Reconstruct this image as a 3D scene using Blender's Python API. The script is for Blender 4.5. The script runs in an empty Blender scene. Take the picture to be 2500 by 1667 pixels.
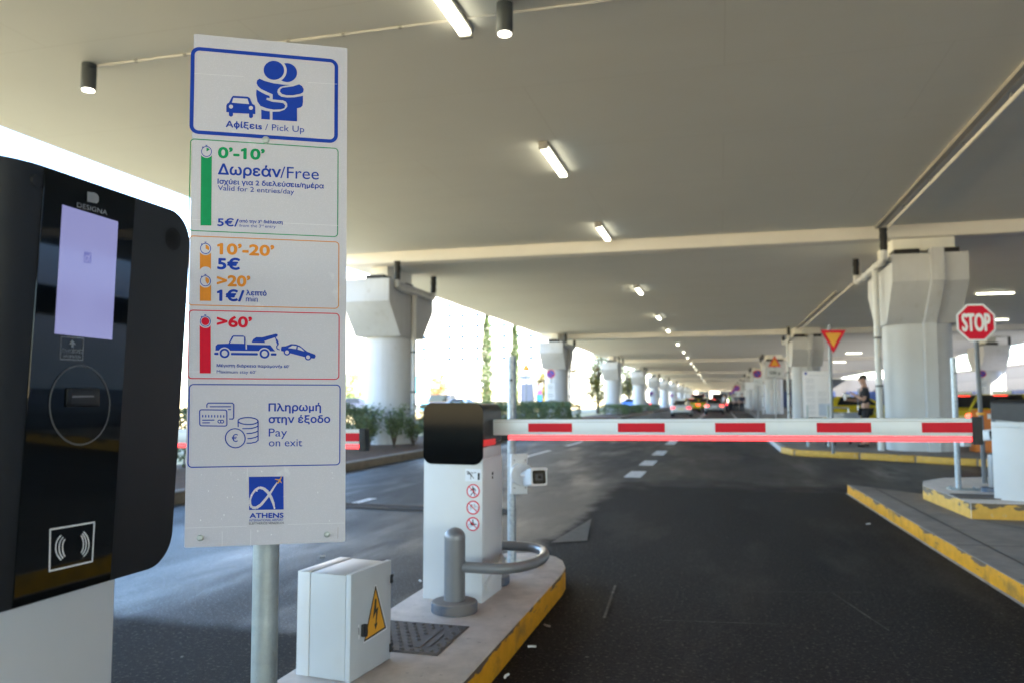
import bpy, bmesh, math, random
from math import sin, cos, pi, radians, sqrt, atan2
from mathutils import Vector, Matrix
from mathutils.geometry import tessellate_polygon
sc = bpy.context.scene
COL = sc.collection
random.seed(7)

# ------------------------------------------------------------------ camera
F, EYE = 1900.0, 1.28                      # focal length in photo pixels, eye height in metres
TH = math.atan(142 / F); PS = math.atan(509 / F * cos(TH))
cam = bpy.data.cameras.new('camera'); camo = bpy.data.objects.new('camera', cam); COL.objects.link(camo)
camo.location = (0, 0, EYE); camo.rotation_euler = (pi / 2 + TH, 0, PS)
cam.sensor_width = 36; cam.lens = 36 * F / 2500; cam.clip_end = 3000; cam.clip_start = .05
cam.dof.use_dof = True; cam.dof.focus_distance = 1.84; cam.dof.aperture_fstop = 4.0
sc.camera = camo
# ------------------------------------------------------------------ world, sun, exposure
SUN_EL, SUN_AZ = radians(33), radians(104)   # azimuth from +Y towards +X
w = bpy.data.worlds.new('World'); sc.world = w; w.use_nodes = True
nt = w.node_tree; sky = nt.nodes.new('ShaderNodeTexSky'); sky.sky_type = 'NISHITA'; sky.sun_disc = False
sky.dust_density = .2; sky.ozone_density = 4.5; sky.air_density = 1.1; sky.sun_elevation = SUN_EL; sky.sun_rotation = SUN_AZ
bg = nt.nodes['Background']; bg.inputs['Strength'].default_value = .075
nt.links.new(sky.outputs[0], bg.inputs['Color'])
sl = bpy.data.lights.new('sun', 'SUN'); sl.energy = 5.0; sl.angle = radians(.5); sl.color = (1, .94, .84)
slo = bpy.data.objects.new('sun', sl); COL.objects.link(slo)
slo.rotation_euler = Vector((-sin(SUN_AZ) * cos(SUN_EL), -cos(SUN_AZ) * cos(SUN_EL), -sin(SUN_EL))).to_track_quat('-Z', 'Y').to_euler()
sc.view_settings.view_transform = 'Standard'; sc.view_settings.look = 'None'
sc.view_settings.exposure = 4.2; sc.view_settings.gamma = 1
sc.cycles.use_denoising = True; sc.cycles.max_bounces = 10; sc.cycles.diffuse_bounces = 6
sc.cycles.sample_clamp_indirect = 8; sc.cycles.use_adaptive_sampling = True

# ------------------------------------------------------------------ pixel -> place helpers
CP = Vector((0, 0, EYE))
FW = Vector((-sin(PS) * cos(TH), cos(PS) * cos(TH), sin(TH))); RT = Vector((cos(PS), sin(PS), 0)); UP = RT.cross(FW)
def ray(u, v): return FW + RT * ((u - 1250) / F) + UP * ((833.5 - v) / F)
def at_z(u, v, z): r = ray(u, v); return CP + r * ((z - EYE) / r.z)
def at_y(u, v, y): r = ray(u, v); return CP + r * (y / r.y)
def at_x(u, v, x): r = ray(u, v); return CP + r * (x / r.x)
class Plane:
    def __init__(s, o, ex, ey):
        s.o = Vector(o); s.ex = Vector(ex).normalized(); s.ey = Vector(ey).normalized(); s.n = s.ex.cross(s.ey).normalized()
    def hit(s, u, v):
        r = ray(u, v); t = (s.o - CP).dot(s.n) / r.dot(s.n); p = CP + r * t - s.o
        return p.dot(s.ex), p.dot(s.ey)
    def at(s, a, b, h=0): return s.o + s.ex * a + s.ey * b + s.n * h

# ------------------------------------------------------------------ materials
def nd(nt, t, **k):
    n = nt.nodes.new(t)
    for a, b in k.items(): setattr(n, a, b)
    return n
MATS = {}
def mat(name, col, rough=.5, metal=0, var=.06, scale=6, bump=0, bscale=None, emit=None, estr=0, spec=.5, coat=0, stretch=(1, 1, 1), alpha=1, detail=5):
    if name in MATS: return MATS[name]
    m = bpy.data.materials.new(name); m.use_nodes = True; t = m.node_tree; p = t.nodes['Principled BSDF']
    p.inputs['Roughness'].default_value = rough; p.inputs['Metallic'].default_value = metal
    p.inputs['Specular IOR Level'].default_value = spec; p.inputs['Coat Weight'].default_value = coat; p.inputs['Coat Roughness'].default_value = .04
    tc = nd(t, 'ShaderNodeTexCoord'); mp = nd(t, 'ShaderNodeMapping'); mp.inputs['Scale'].default_value = stretch
    t.links.new(tc.outputs['Object'], mp.inputs[0])
    no = nd(t, 'ShaderNodeTexNoise'); no.inputs['Scale'].default_value = scale; no.inputs['Detail'].default_value = detail; no.inputs['Roughness'].default_value = .6
    t.links.new(mp.outputs[0], no.inputs['Vector'])
    r = nd(t, 'ShaderNodeValToRGB'); r.color_ramp.elements[0].position = .3; r.color_ramp.elements[1].position = .7
    r.color_ramp.elements[0].color = [c * (1 - var) for c in col] + [1]; r.color_ramp.elements[1].color = [min(1, c * (1 + var)) for c in col] + [1]
    t.links.new(no.outputs['Fac'], r.inputs[0]); t.links.new(r.outputs[0], p.inputs['Base Color'])
    if bump:
        n2 = nd(t, 'ShaderNodeTexNoise'); n2.inputs['Scale'].default_value = bscale or scale * 6; n2.inputs['Detail'].default_value = 4
        t.links.new(mp.outputs[0], n2.inputs['Vector'])
        b = nd(t, 'ShaderNodeBump'); b.inputs['Strength'].default_value = bump; b.inputs['Distance'].default_value = .01
        t.links.new(n2.outputs['Fac'], b.inputs['Height']); t.links.new(b.outputs[0], p.inputs['Normal'])
    if emit: p.inputs['Emission Color'].default_value = (*emit, 1); p.inputs['Emission Strength'].default_value = estr
    if alpha < 1: p.inputs['Alpha'].default_value = alpha
    MATS[name] = m; return m
def mixer(m):
    """returns helpers to layer extra wear on a material made by mat()"""
    t = m.node_tree; p = t.nodes['Principled BSDF']; src = p.inputs['Base Color'].links[0].from_socket
    return t, p, src
def layer(m, col, scale, lo, hi, fac=1, stretch=(1, 1, 1), detail=6, rough=None, kind='noise', loc=(0, 0, 0)):
    t, p, src = mixer(m)
    tc = nd(t, 'ShaderNodeTexCoord'); mp = nd(t, 'ShaderNodeMapping'); mp.inputs['Scale'].default_value = stretch; mp.inputs['Location'].default_value = loc
    t.links.new(tc.outputs['Object'], mp.inputs[0])
    if kind == 'noise':
        n = nd(t, 'ShaderNodeTexNoise'); n.inputs['Scale'].default_value = scale; n.inputs['Detail'].default_value = detail; n.inputs['Roughness'].default_value = .62; out = n.outputs['Fac']
    else:
        n = nd(t, 'ShaderNodeTexVoronoi'); n.inputs['Scale'].default_value = scale; out = n.outputs['Distance']
    t.links.new(mp.outputs[0], n.inputs['Vector'])
    mr = nd(t, 'ShaderNodeMapRange'); mr.inputs[1].default_value = lo; mr.inputs[2].default_value = hi; mr.inputs[4].default_value = fac
    t.links.new(out, mr.inputs[0])
    mx = nd(t, 'ShaderNodeMix', data_type='RGBA'); mx.inputs[7].default_value = (*col, 1)
    t.links.new(mr.outputs[0], mx.inputs[0]); t.links.new(src, mx.inputs[6]); t.links.new(mx.outputs[2], p.inputs['Base Color'])
    if rough is not None:
        rr = nd(t, 'ShaderNodeMapRange'); rr.inputs[1].default_value = 0; rr.inputs[2].default_value = fac; rr.inputs[3].default_value = p.inputs['Roughness'].default_value; rr.inputs[4].default_value = rough
        if p.inputs['Roughness'].links:
            t.links.new(p.inputs['Roughness'].links[0].from_socket, rr.inputs[3])
        t.links.new(mr.outputs[0], rr.inputs[0]); t.links.new(rr.outputs[0], p.inputs['Roughness'])
    return m

def scuff(m, z0, z1):
    """black tyre rub and bare patches along the upper edge of a painted kerb"""
    t, p, src = mixer(m); tc = nd(t, 'ShaderNodeTexCoord'); sp = nd(t, 'ShaderNodeSeparateXYZ'); t.links.new(tc.outputs['Object'], sp.inputs[0])
    mz = nd(t, 'ShaderNodeMapRange'); mz.inputs[1].default_value = z0 - .05; mz.inputs[2].default_value = z1; t.links.new(sp.outputs[2], mz.inputs[0])
    mp = nd(t, 'ShaderNodeMapping'); mp.inputs['Scale'].default_value = (1, .55, 2.2); t.links.new(tc.outputs['Object'], mp.inputs[0])
    n = nd(t, 'ShaderNodeTexNoise'); n.inputs['Scale'].default_value = 5.5; n.inputs['Detail'].default_value = 9; n.inputs['Roughness'].default_value = .62; t.links.new(mp.outputs[0], n.inputs[0])
    a = nd(t, 'ShaderNodeMath', operation='MULTIPLY_ADD'); a.inputs[1].default_value = .30; t.links.new(mz.outputs[0], a.inputs[0]); t.links.new(n.outputs['Fac'], a.inputs[2])
    r = nd(t, 'ShaderNodeMapRange'); r.inputs[1].default_value = .70; r.inputs[2].default_value = .73; r.inputs[4].default_value = .9; t.links.new(a.outputs[0], r.inputs[0])
    mx = nd(t, 'ShaderNodeMix', data_type='RGBA'); mx.inputs[7].default_value = (.06, .055, .052, 1); t.links.new(r.outputs[0], mx.inputs[0]); t.links.new(src, mx.inputs[6]); t.links.new(mx.outputs[2], p.inputs['Base Color'])
M_asph = mat('asphalt', (.026, .0285, .037), .50, 0, .35, 90, .3, 260, spec=.45)
layer(M_asph, (.014, .0125, .013), .55, .45, .60, .85, (1, .28, 1), 4, .68)
layer(M_asph, (.040, .044, .056), .9, .50, .68, .55, (1.5, .35, 1), 5, .36, loc=(4, 2, 0))
layer(M_asph, (.012, .012, .014), 62, .40, .50, .75, (1, 1, 1), 2)
layer(M_asph, (.16, .175, .21), 70, .58, .68, .8, (1, 1, 1), 2)
layer(M_asph, (.20, .19, .18), 34, .69, .74, .5, (1, 1, 1), 3)
M_asph2 = mat('newer_asphalt', (.0225, .0200, .0192), .82, 0, .75, 120, .5, 300, spec=.16)
layer(M_asph2, (.012, .0105, .010), .7, .46, .62, .7, (1, .22, 1), 4)
layer(M_asph2, (.040, .036, .034), .8, .54, .72, .6, (1.2, .3, 1), 5, .62, loc=(7, 1, 0))
layer(M_asph2, (.105, .09, .076), 48, .57, .66, .85, (1, 1, 1), 3)
layer(M_asph2, (.007, .006, .006), 30, .58, .66, .8, (1, 1, 1), 3)
layer(M_asph2, (.22, .20, .18), 17, .745, .765, .8, (1, 1, 1), 2)
def blend_asphalt(a, b):
    """one road surface: newer, duller asphalt laid in the barrier lane, ragged where it meets the old polished one"""
    t = a.node_tree; pa = t.nodes['Principled BSDF']; out = [n for n in t.nodes if n.type == 'OUTPUT_MATERIAL'][0]; mp = {}
    for n in b.node_tree.nodes:
        if n.type == 'OUTPUT_MATERIAL': continue
        c = t.nodes.new(n.bl_idname); mp[n] = c
        for k in ('noise_dimensions', 'data_type', 'operation'):
            if hasattr(n, k): setattr(c, k, getattr(n, k))
        if n.type == 'VALTORGB':
            for e, f in zip(c.color_ramp.elements, n.color_ramp.elements): e.position = f.position; e.color = f.color
        for x, y in zip(n.inputs, c.inputs):
            if hasattr(x, 'default_value'):
                try: y.default_value = x.default_value
                except Exception: pass
    for l in b.node_tree.links:
        if l.to_node in mp and l.from_node in mp:
            t.links.new(mp[l.from_node].outputs[list(l.from_node.outputs).index(l.from_socket)], mp[l.to_node].inputs[list(l.to_node.inputs).index(l.to_socket)])
    tc = nd(t, 'ShaderNodeTexCoord'); sp = nd(t, 'ShaderNodeSeparateXYZ'); t.links.new(tc.outputs['Object'], sp.inputs[0])
    no = nd(t, 'ShaderNodeTexNoise'); no.inputs['Scale'].default_value = 1.6; no.inputs['Detail'].default_value = 9; no.inputs['Roughness'].default_value = .66; t.links.new(tc.outputs['Object'], no.inputs[0])
    def edge(sock, at, sign, amp, soft):
        m = nd(t, 'ShaderNodeMath', operation='MULTIPLY_ADD'); m.inputs[1].default_value = amp * sign; t.links.new(no.outputs['Fac'], m.inputs[0]); t.links.new(sp.outputs[sock], m.inputs[2])
        r = nd(t, 'ShaderNodeMapRange'); r.interpolation_type = 'SMOOTHSTEP'; r.inputs[1].default_value = at - soft * sign + amp * sign * .5; r.inputs[2].default_value = at + soft * sign + amp * sign * .5; t.links.new(m.outputs[0], r.inputs[0]); return r.outputs[0]
    e1, e2, e3 = edge(0, -1.52, 1, .75, .10), edge(1, 12.2, -1, 3.2, .9), edge(0, 2.6, -1, .5, .3)
    m1 = nd(t, 'ShaderNodeMath', operation='MULTIPLY'); m2 = nd(t, 'ShaderNodeMath', operation='MULTIPLY'); t.links.new(e1, m1.inputs[0]); t.links.new(e2, m1.inputs[1]); t.links.new(m1.outputs[0], m2.inputs[0]); t.links.new(e3, m2.inputs[1])
    e4 = edge(1, 3.95, -1, .3, .10); mm = nd(t, 'ShaderNodeMath', operation='MAXIMUM'); t.links.new(m2.outputs[0], mm.inputs[0]); t.links.new(e4, mm.inputs[1])
    ms = nd(t, 'ShaderNodeMixShader'); t.links.new(mm.outputs[0], ms.inputs[0]); t.links.new(pa.outputs[0], ms.inputs[1]); t.links.new(mp[b.node_tree.nodes['Principled BSDF']].outputs[0], ms.inputs[2]); t.links.new(ms.outputs[0], out.inputs[0])
blend_asphalt(M_asph, M_asph2)
M_conc = mat('concrete_paving', (.205, .172, .150), .75, 0, .16, 7, .35, 160)
layer(M_conc, (.105, .088, .078), 1.4, .52, .72, .6, (1, .6, 1))
M_isl = mat('island_concrete', (.56, .49, .44), .85, 0, .14, 9, .4, 150)
layer(M_isl, (.36, .30, .26), 2.2, .52, .7, .6)
layer(M_isl, (.16, .14, .125), 22, .64, .72, .6)
M_yel = mat('kerb_yellow_paint', (.60, .255, .006), .7, 0, .15, 9, .2, 60, spec=.2)
layer(M_yel, (.13, .085, .03), 3.2, .52, .68, .65, (1, 1, 1.6))
layer(M_yel, (.05, .047, .05), 7, .64, .68, .7, (1, .6, 3.4), 8)
scuff(M_yel, .105, .150)
M_yel2 = mat('kerb_yellow_paint_pale', (.60, .325, .045), .65, 0, .12, 9, .2, 60)
layer(M_yel2, (.10, .10, .12), 4, .66, .69, .8, (1, .5, 3), 8)
layer(M_yel2, (.4, .37, .32), 12, .62, .70, .7)
scuff(M_yel2, .22, .285)
M_kerb = mat('kerb_stone', (.21, .17, .13), .85, 0, .2, 5, .3, 80)
M_soil = mat('soil', (.10, .05, .024), .95, 0, .35, 6, .6, 40)
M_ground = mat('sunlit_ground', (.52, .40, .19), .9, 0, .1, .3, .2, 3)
M_paint = mat('road_paint', (.74, .74, .74), .6, 0, .12, 12, .2, 120)
layer(M_paint, (.10, .095, .09), 26, .54, .66, .8)
M_faded = mat('faded_road_paint', (.16, .15, .13), .7, 0, .25, 14, .2, 120)
layer(M_faded, (.03, .027, .026), 22, .42, .56, .95)
layer(M_faded, (.02, .018, .0175), 3.5, .46, .54, .95)
M_soff = mat('soffit_paint', (.81, .80, .74), .8, 0, .02, .5, .05, 3, stretch=(1, 1, 1))
layer(M_soff, (.76, .74, .67), .45, .5, .7, .4, (.3, 1.2, 1), 3)
layer(M_soff, (.80, .76, .68), 3.2, .745, .77, .5, (.10, 9, 1), 2)
t_, p_, s_ = mixer(M_soff); bt_ = nd(t_, 'ShaderNodeTexBrick'); bt_.inputs['Scale'].default_value = 1; bt_.inputs['Brick Width'].default_value = 4.88; bt_.inputs['Row Height'].default_value = 2.44; bt_.inputs['Mortar Size'].default_value = .006; bt_.inputs['Mortar Smooth'].default_value = .3
tc_ = nd(t_, 'ShaderNodeTexCoord'); t_.links.new(tc_.outputs['Object'], bt_.inputs[0]); mx_ = nd(t_, 'ShaderNodeMix', data_type='RGBA'); mx_.inputs[7].default_value = (.60, .57, .50, 1); ml_ = nd(t_, 'ShaderNodeMath', operation='MULTIPLY'); ml_.inputs[1].default_value = .35
t_.links.new(bt_.outputs['Fac'], ml_.inputs[0]); t_.links.new(ml_.outputs[0], mx_.inputs[0]); t_.links.new(s_, mx_.inputs[6]); t_.links.new(mx_.outputs[2], p_.inputs['Base Color'])
M_beam = mat('beam_paint', (.71, .69, .65), .75, 0, .04, 1, .1, 20)
M_band = mat('grey_band', (.36, .345, .32), .9)
M_col = mat('column_paint', (.53, .535, .55), .7, 0, .05, 1.2, .15, 30)
layer(M_col, (.40, .385, .36), 1.4, .55, .78, .5, (3, 3, .16))
layer(M_col, (.34, .31, .28), 5, .66, .74, .5, (1, 1, .5))
M_black = mat('black_rubber', (.02, .02, .021), .7, 0, .2, 10, .3, 60)
M_pipe = mat('pipe_paint', (.60, .60, .59), .45, 0, .06, 4)
M_white = mat('white_powder_coat', (.60, .605, .62), .42, 0, .025, 3, .05, 300)
layer(M_white, (.50, .46, .40), 2.4, .58, .78, .35, (1, 1, .4))
M_boxgrey = mat('enclosure_paint', (.47, .485, .50), .45, 0, .025, 4, .10, 420)
layer(M_boxgrey, (.37, .35, .32), 5, .62, .8, .35, (1, 1, .5))
M_galv = mat('galvanised_steel', (.36, .40, .41), .5, .55, .18, 14, .15, 90)
layer(M_galv, (.20, .20, .19), 20, .60, .68, .7, (1, 1, .25), 8)
layer(M_galv, (.10, .085, .07), 26, .66, .70, .8, (1, 1, .5), 8)
M_zinc = mat('spangled_zinc', (.34, .37, .40), .45, .6, .25, 40, .1, 90)
M_greyst = mat('grey_steel_paint', (.20, .20, .21), .32, .25, .06, 5, .05, 300)
M_blbase = mat('blue_base_paint', (.055, .075, .115), .6, 0, .15, 9, .2, 60)
layer(M_blbase, (.20, .165, .135), 6, .42, .6, .65)
M_dust = mat('dusty_base_top', (.24, .20, .175), .85, 0, .12, 14, .2, 80)
M_iron = mat('cast_iron_cover', (.13, .112, .102), .75, .3, .2, 12, .3, 120)
M_alu = mat('barrier_arm_white', (.62, .64, .66), .4, .1, .02, 5)
M_red = mat('red_reflective', (.55, .006, .02), .5, 0, .05, 8, spec=.2)
M_led = mat('red_led_strip', (.3, .02, .02), .4, emit=(1, .055, .06), estr=.2)
M_ledglow = mat('lit_red_lens', (.5, .02, .02), .3, emit=(1, .02, .02), estr=.02)
M_gloss = mat('gloss_black_glass', (.003, .004, .005), .03, 0, .1, 3, spec=.45)
M_gloss2 = mat('smoked_black_glass', (.004, .0045, .005), .06, 0, .1, 3, spec=.10)
M_matte = mat('matte_black_case', (.010, .010, .011), .40, 0, .1, 200, .12, 900, spec=.42)
M_dkmetal = mat('brown_black_metal', (.035, .032, .033), .42, .3, .1, 20, .05, 200)
M_sign = mat('reflective_sheeting', (.61, .585, .645), .5, 0, .02, 3)
layer(M_sign, (.40, .40, .45), 330, .12, .40, .34, kind='vor')
layer(M_sign, (.72, .72, .74), 9, .66, .72, .5)
layer(M_sign, (.50, .48, .47), 2.0, .56, .8, .35, (1, 1, .4))
M_blue = mat('sign_blue', (.010, .048, .36), .5, 0, .05, 60, spec=.12)
M_green = mat('sign_green', (.004, .27, .095), .5, 0, .05, 60, spec=.15)
M_orange = mat('sign_orange', (.66, .23, .025), .5, 0, .05, 60, spec=.15)
M_sred = mat('sign_red', (.62, .006, .03), .5, 0, .05, 60, spec=.15)
M_yellow = mat('sign_yellow', (.70, .32, .015), .45, 0, .04, 20)
M_ink = mat('black_ink', (.012, .012, .014), .5, 0, .1, 20)
M_wink = mat('white_ink', (.75, .75, .76), .5, 0, .03, 20)
M_gink = mat('grey_print', (.26, .27, .29), .4, 0, .03, 20)
M_bolt = mat('bolt_zinc', (.42, .45, .43), .45, .5, .15, 90, .1, 200)
M_diff = mat('lamp_diffuser', (.9, .9, .8), .4, emit=(1, .96, .74), estr=.62)
M_spot = mat('downlight_lens', (.9, .9, .8), .4, emit=(1, .93, .75), estr=.8)
M_lhouse = mat('lamp_housing', (.35, .34, .31), .5, 0, .05, 8)
M_cyl = mat('downlight_case', (.055, .065, .07), .5, .2, .1, 12)
M_glass = mat('dark_car_glass', (.012, .014, .016), .05, 0, .1, 3, spec=.6)
M_tyre = mat('tyre_rubber', (.018, .018, .018), .8, 0, .2, 10)
M_rim = mat('wheel_rim', (.45, .45, .46), .35, .7, .1, 10)
M_tail = mat('brake_light', (.6, .02, .02), .3, emit=(1, .05, .03), estr=.55)
M_taildim = mat('tail_light_lens', (.5, .02, .03), .25, emit=(1, .03, .05), estr=.25)
M_head = mat('headlight_lens', (.8, .8, .8), .15)
M_plate = mat('number_plate', (.75, .62, .25), .5)
M_skin = mat('skin', (.42, .24, .17), .55, 0, .06, 12)

# ------------------------------------------------------------------ object helpers
def tag(o, label=None, cat=None, group=None, kind=None):
    if label: o['label'] = label
    if cat: o['category'] = cat
    if group: o['group'] = group
    if kind: o['kind'] = kind
    return o
def thing(name, label, cat, loc=(0, 0, 0), rz=0, group=None):
    o = bpy.data.objects.new(name, None); o.empty_display_size = .1; COL.objects.link(o)
    o.location = loc; o.rotation_euler = (0, 0, rz); return tag(o, label, cat, group)
def wm(o):
    m = Matrix.LocRotScale(o.location, o.rotation_euler, o.scale)
    return wm(o.parent) @ m if o.parent else m
def copy_tree(o, parent=None):
    c = o.copy(); COL.objects.link(c); c.parent = parent
    for ch in list(o.children):
        if ch.name in bpy.data.objects: copy_tree(ch, c)
    return c
def dup(o, label, loc, rz=0, sc_=1, group=None):
    c = copy_tree(o); c.location = loc; c.rotation_euler = (0, 0, rz); c.scale = (sc_,) * 3
    c['label'] = label
    if group: c['group'] = group
    return c
class MB:
    def __init__(s): s.v = []; s.f = []; s.m = []; s.k = 0
    def add(s, vs, fs, mi=0):
        n = len(s.v); s.v += [tuple(p) for p in vs]; s.f += [[i + n for i in f] for f in fs]; s.m += [mi] * len(fs); return s
    def box(s, c, d, rz=0, mi=0, rot=None):
        c = Vector(c); R = rot or Matrix.Rotation(rz, 3, 'Z')
        vs = [c + R @ Vector((x * d[0] / 2, y * d[1] / 2, z * d[2] / 2)) for x in (-1, 1) for y in (-1, 1) for z in (-1, 1)]
        return s.add(vs, [(0, 1, 3, 2), (4, 6, 7, 5), (0, 4, 5, 1), (2, 3, 7, 6), (0, 2, 6, 4), (1, 5, 7, 3)], mi)
    def span(s, a, b, mi=0): return s.box([(p + q) / 2 for p, q in zip(a, b)], [abs(q - p) for p, q in zip(a, b)], mi=mi)
    def hexa(s, p8, mi=0):   # bottom 4 (ccw), top 4 (ccw)
        return s.add(p8, [(3, 2, 1, 0), (4, 5, 6, 7), (0, 1, 5, 4), (1, 2, 6, 5), (2, 3, 7, 6), (3, 0, 4, 7)], mi)
    def tube(s, pts, r, n=12, mi=0, cap=True, r2=None):
        pts = [Vector(p) for p in pts]; rings = []; q = None
        for i, p in enumerate(pts):
            d = (pts[min(i + 1, len(pts) - 1)] - pts[max(i - 1, 0)]).normalized()
            if q is None:
                q = d.orthogonal().normalized()
            else:
                q = (q - d * q.dot(d)).normalized()
            b = d.cross(q); rr = r if r2 is None else r + (r2 - r) * i / (len(pts) - 1)
            rings.append([p + q * (cos(2 * pi * k / n) * rr) + b * (sin(2 * pi * k / n) * rr) for k in range(n)])
        vs = [x for g in rings for x in g]; fs = []
        for i in range(len(pts) - 1):
            for k in range(n): fs.append((i * n + k, i * n + (k + 1) % n, (i + 1) * n + (k + 1) % n, (i + 1) * n + k))
        if cap: fs += [tuple(range(n - 1, -1, -1)), tuple(range((len(pts) - 1) * n, len(pts) * n))]
        return s.add(vs, fs, mi)
    def lathe(s, prof, c=(0, 0, 0), n=24, mi=0, rot=None):
        c = Vector(c); R = rot or Matrix.Identity(3); vs = []; fs = []
        for r, z in prof: vs += [c + R @ Vector((r * cos(2 * pi * k / n), r * sin(2 * pi * k / n), z)) for k in range(n)]
        for i in range(len(prof) - 1):
            for k in range(n): fs.append((i * n + k, i * n + (k + 1) % n, (i + 1) * n + (k + 1) % n, (i + 1) * n + k))
        fs += [tuple(range(n - 1, -1, -1)), tuple(range((len(prof) - 1) * n, len(prof) * n))]
        return s.add(vs, fs, mi)
    def prism(s, poly, z0, z1, mi=0, mtop=None, top=None):
        n = len(poly); vs = [(x, y, z0) for x, y in poly] + [(x, y, z1) for x, y in (top or poly)]
        s.add(vs, [tuple(range(n - 1, -1, -1))] + [(i, (i + 1) % n, n + (i + 1) % n, n + i) for i in range(n)], mi)
        return s.add(vs[n:], [tuple(range(n))], mi if mtop is None else mtop)
    def slab(s, P, poly, h0, h1, mi=0, mtop=None):   # polygon in plane coords, extruded along the normal
        n = len(poly); vs = [P.at(a, b, h0) for a, b in poly] + [P.at(a, b, h1) for a, b in poly]
        s.add(vs, [tuple(range(n - 1, -1, -1))] + [(i, (i + 1) % n, n + (i + 1) % n, n + i) for i in range(n)], mi)
        return s.add(vs[n:], [tuple(range(n))], mi if mtop is None else mtop)
    # flat printing on a plane, each piece a hair above the last
    def flat(s, P, loops, mi, h):
        s.k += 1; hh = h + s.k * 1.2e-5
        vs = [Vector((a, b, 0)) for L in loops for a, b in L]
        tri = tessellate_polygon([[Vector((a, b, 0)) for a, b in L] for L in loops])
        fs = []
        for t in tri:
            a, b, c = (vs[i] for i in t)
            ar = (b - a).cross(c - a).z
            if abs(ar) > 1e-12: fs.append(t if ar > 0 else (t[0], t[2], t[1]))
        return s.add([P.at(v.x, v.y, hh) for v in vs], fs, mi)
    def build(s, name, mats, parent=None, smooth=35, bevel=0, world=False, seg=2):
        me = bpy.data.meshes.new(name); me.from_pydata(s.v, [], s.f)
        mats = mats if isinstance(mats, (list, tuple)) else [mats]
        for m in mats: me.materials.append(m)
        if len(mats) > 1: me.polygons.foreach_set('material_index', s.m)
        o = bpy.data.objects.new(name, me); COL.objects.link(o)
        if parent:
            o.parent = parent
            if world: me.transform(wm(parent).inverted())
        if bevel or smooth:
            bm = bmesh.new(); bm.from_mesh(me)
            if bevel:
                bmesh.ops.remove_doubles(bm, verts=bm.verts, dist=1e-5)
                es = [e for e in bm.edges if len(e.link_faces) == 2 and e.calc_face_angle(0) > radians(40)]
                bmesh.ops.bevel(bm, geom=es, offset=bevel, segments=seg, profile=.5, affect='EDGES', clamp_overlap=True)
            bm.to_mesh(me); bm.free()
            if smooth:
                me.polygons.foreach_set('use_smooth', [True] * len(me.polygons)); me.set_sharp_from_angle(angle=radians(smooth))
        me.update(); return o
def struct(o): o['kind'] = 'structure'; return o
def circ(cx, cy, rx, ry=None, n=40, a0=0, a1=2 * pi):
    ry = ry or rx; full = abs(a1 - a0 - 2 * pi) < 1e-6
    return [(cx + rx * cos(a0 + (a1 - a0) * k / (n if full else n - 1)), cy + ry * sin(a0 + (a1 - a0) * k / (n if full else n - 1))) for k in range(n)]
def rrect(x0, y0, x1, y1, r, n=6):
    out = []
    for cx, cy, a in ((x1 - r, y0 + r, -pi / 2), (x1 - r, y1 - r, 0), (x0 + r, y1 - r, pi / 2), (x0 + r, y0 + r, pi)):
        out += [(cx + r * cos(a + pi / 2 * k / n), cy + r * sin(a + pi / 2 * k / n)) for k in range(n + 1)]
    return out
_tc = {}
_rc = {}
def text_geo(txt):
    """flat triangles of a line of text; a few Greek letters and the figure 1 get their strokes added by hand"""
    if txt in _tc: return _tc[txt]
    if any(c in 'σΦφ1Ρς' for c in txt) and txt != '1':
        rep = {'σ': 'ο', 'Φ': 'Ο', 'φ': 'ο', 'Ρ': 'P', 'ς': 's', '1': '|'}
        body = ''.join(rep.get(c, c) if c != '1' else '1' for c in txt); vs, fs = raw_text(body); vs, fs = list(vs), list(fs)
        def box(x0, y0, x1, y1, dx=0):
            n = len(vs); vs.extend([(x0, y0, 1), (x1, y0, 1), (x1 + dx, y1, 1), (x0 + dx, y1, 1)]); fs.extend([(n, n + 1, n + 2), (n, n + 2, n + 3)])
        for i, c in enumerate(txt):
            if c in 'σΦφ1':
                xr = max(x for x, _ in raw_text(body[:i + 1])[0]); g = [x for x, _ in raw_text(body[i])[0]]; wd = max(g) - min(g)
                if c == 'σ': box(xr - wd * .5, .455, xr + .10, .535)
                elif c == '1': n = len(vs); vs.extend([(xr - .01, .70, 1), (xr - .22, .60, 1), (xr - .22, .51, 1), (xr - .01, .60, 1)]); fs.extend([(n, n + 1, n + 2), (n, n + 2, n + 3)])
                else: xm = xr - wd / 2; box(xm - .043, -.2 if c == 'φ' else -.04, xm + .043, .74)
        _tc[txt] = (vs, fs); return vs, fs
    return raw_text(txt)
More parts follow.
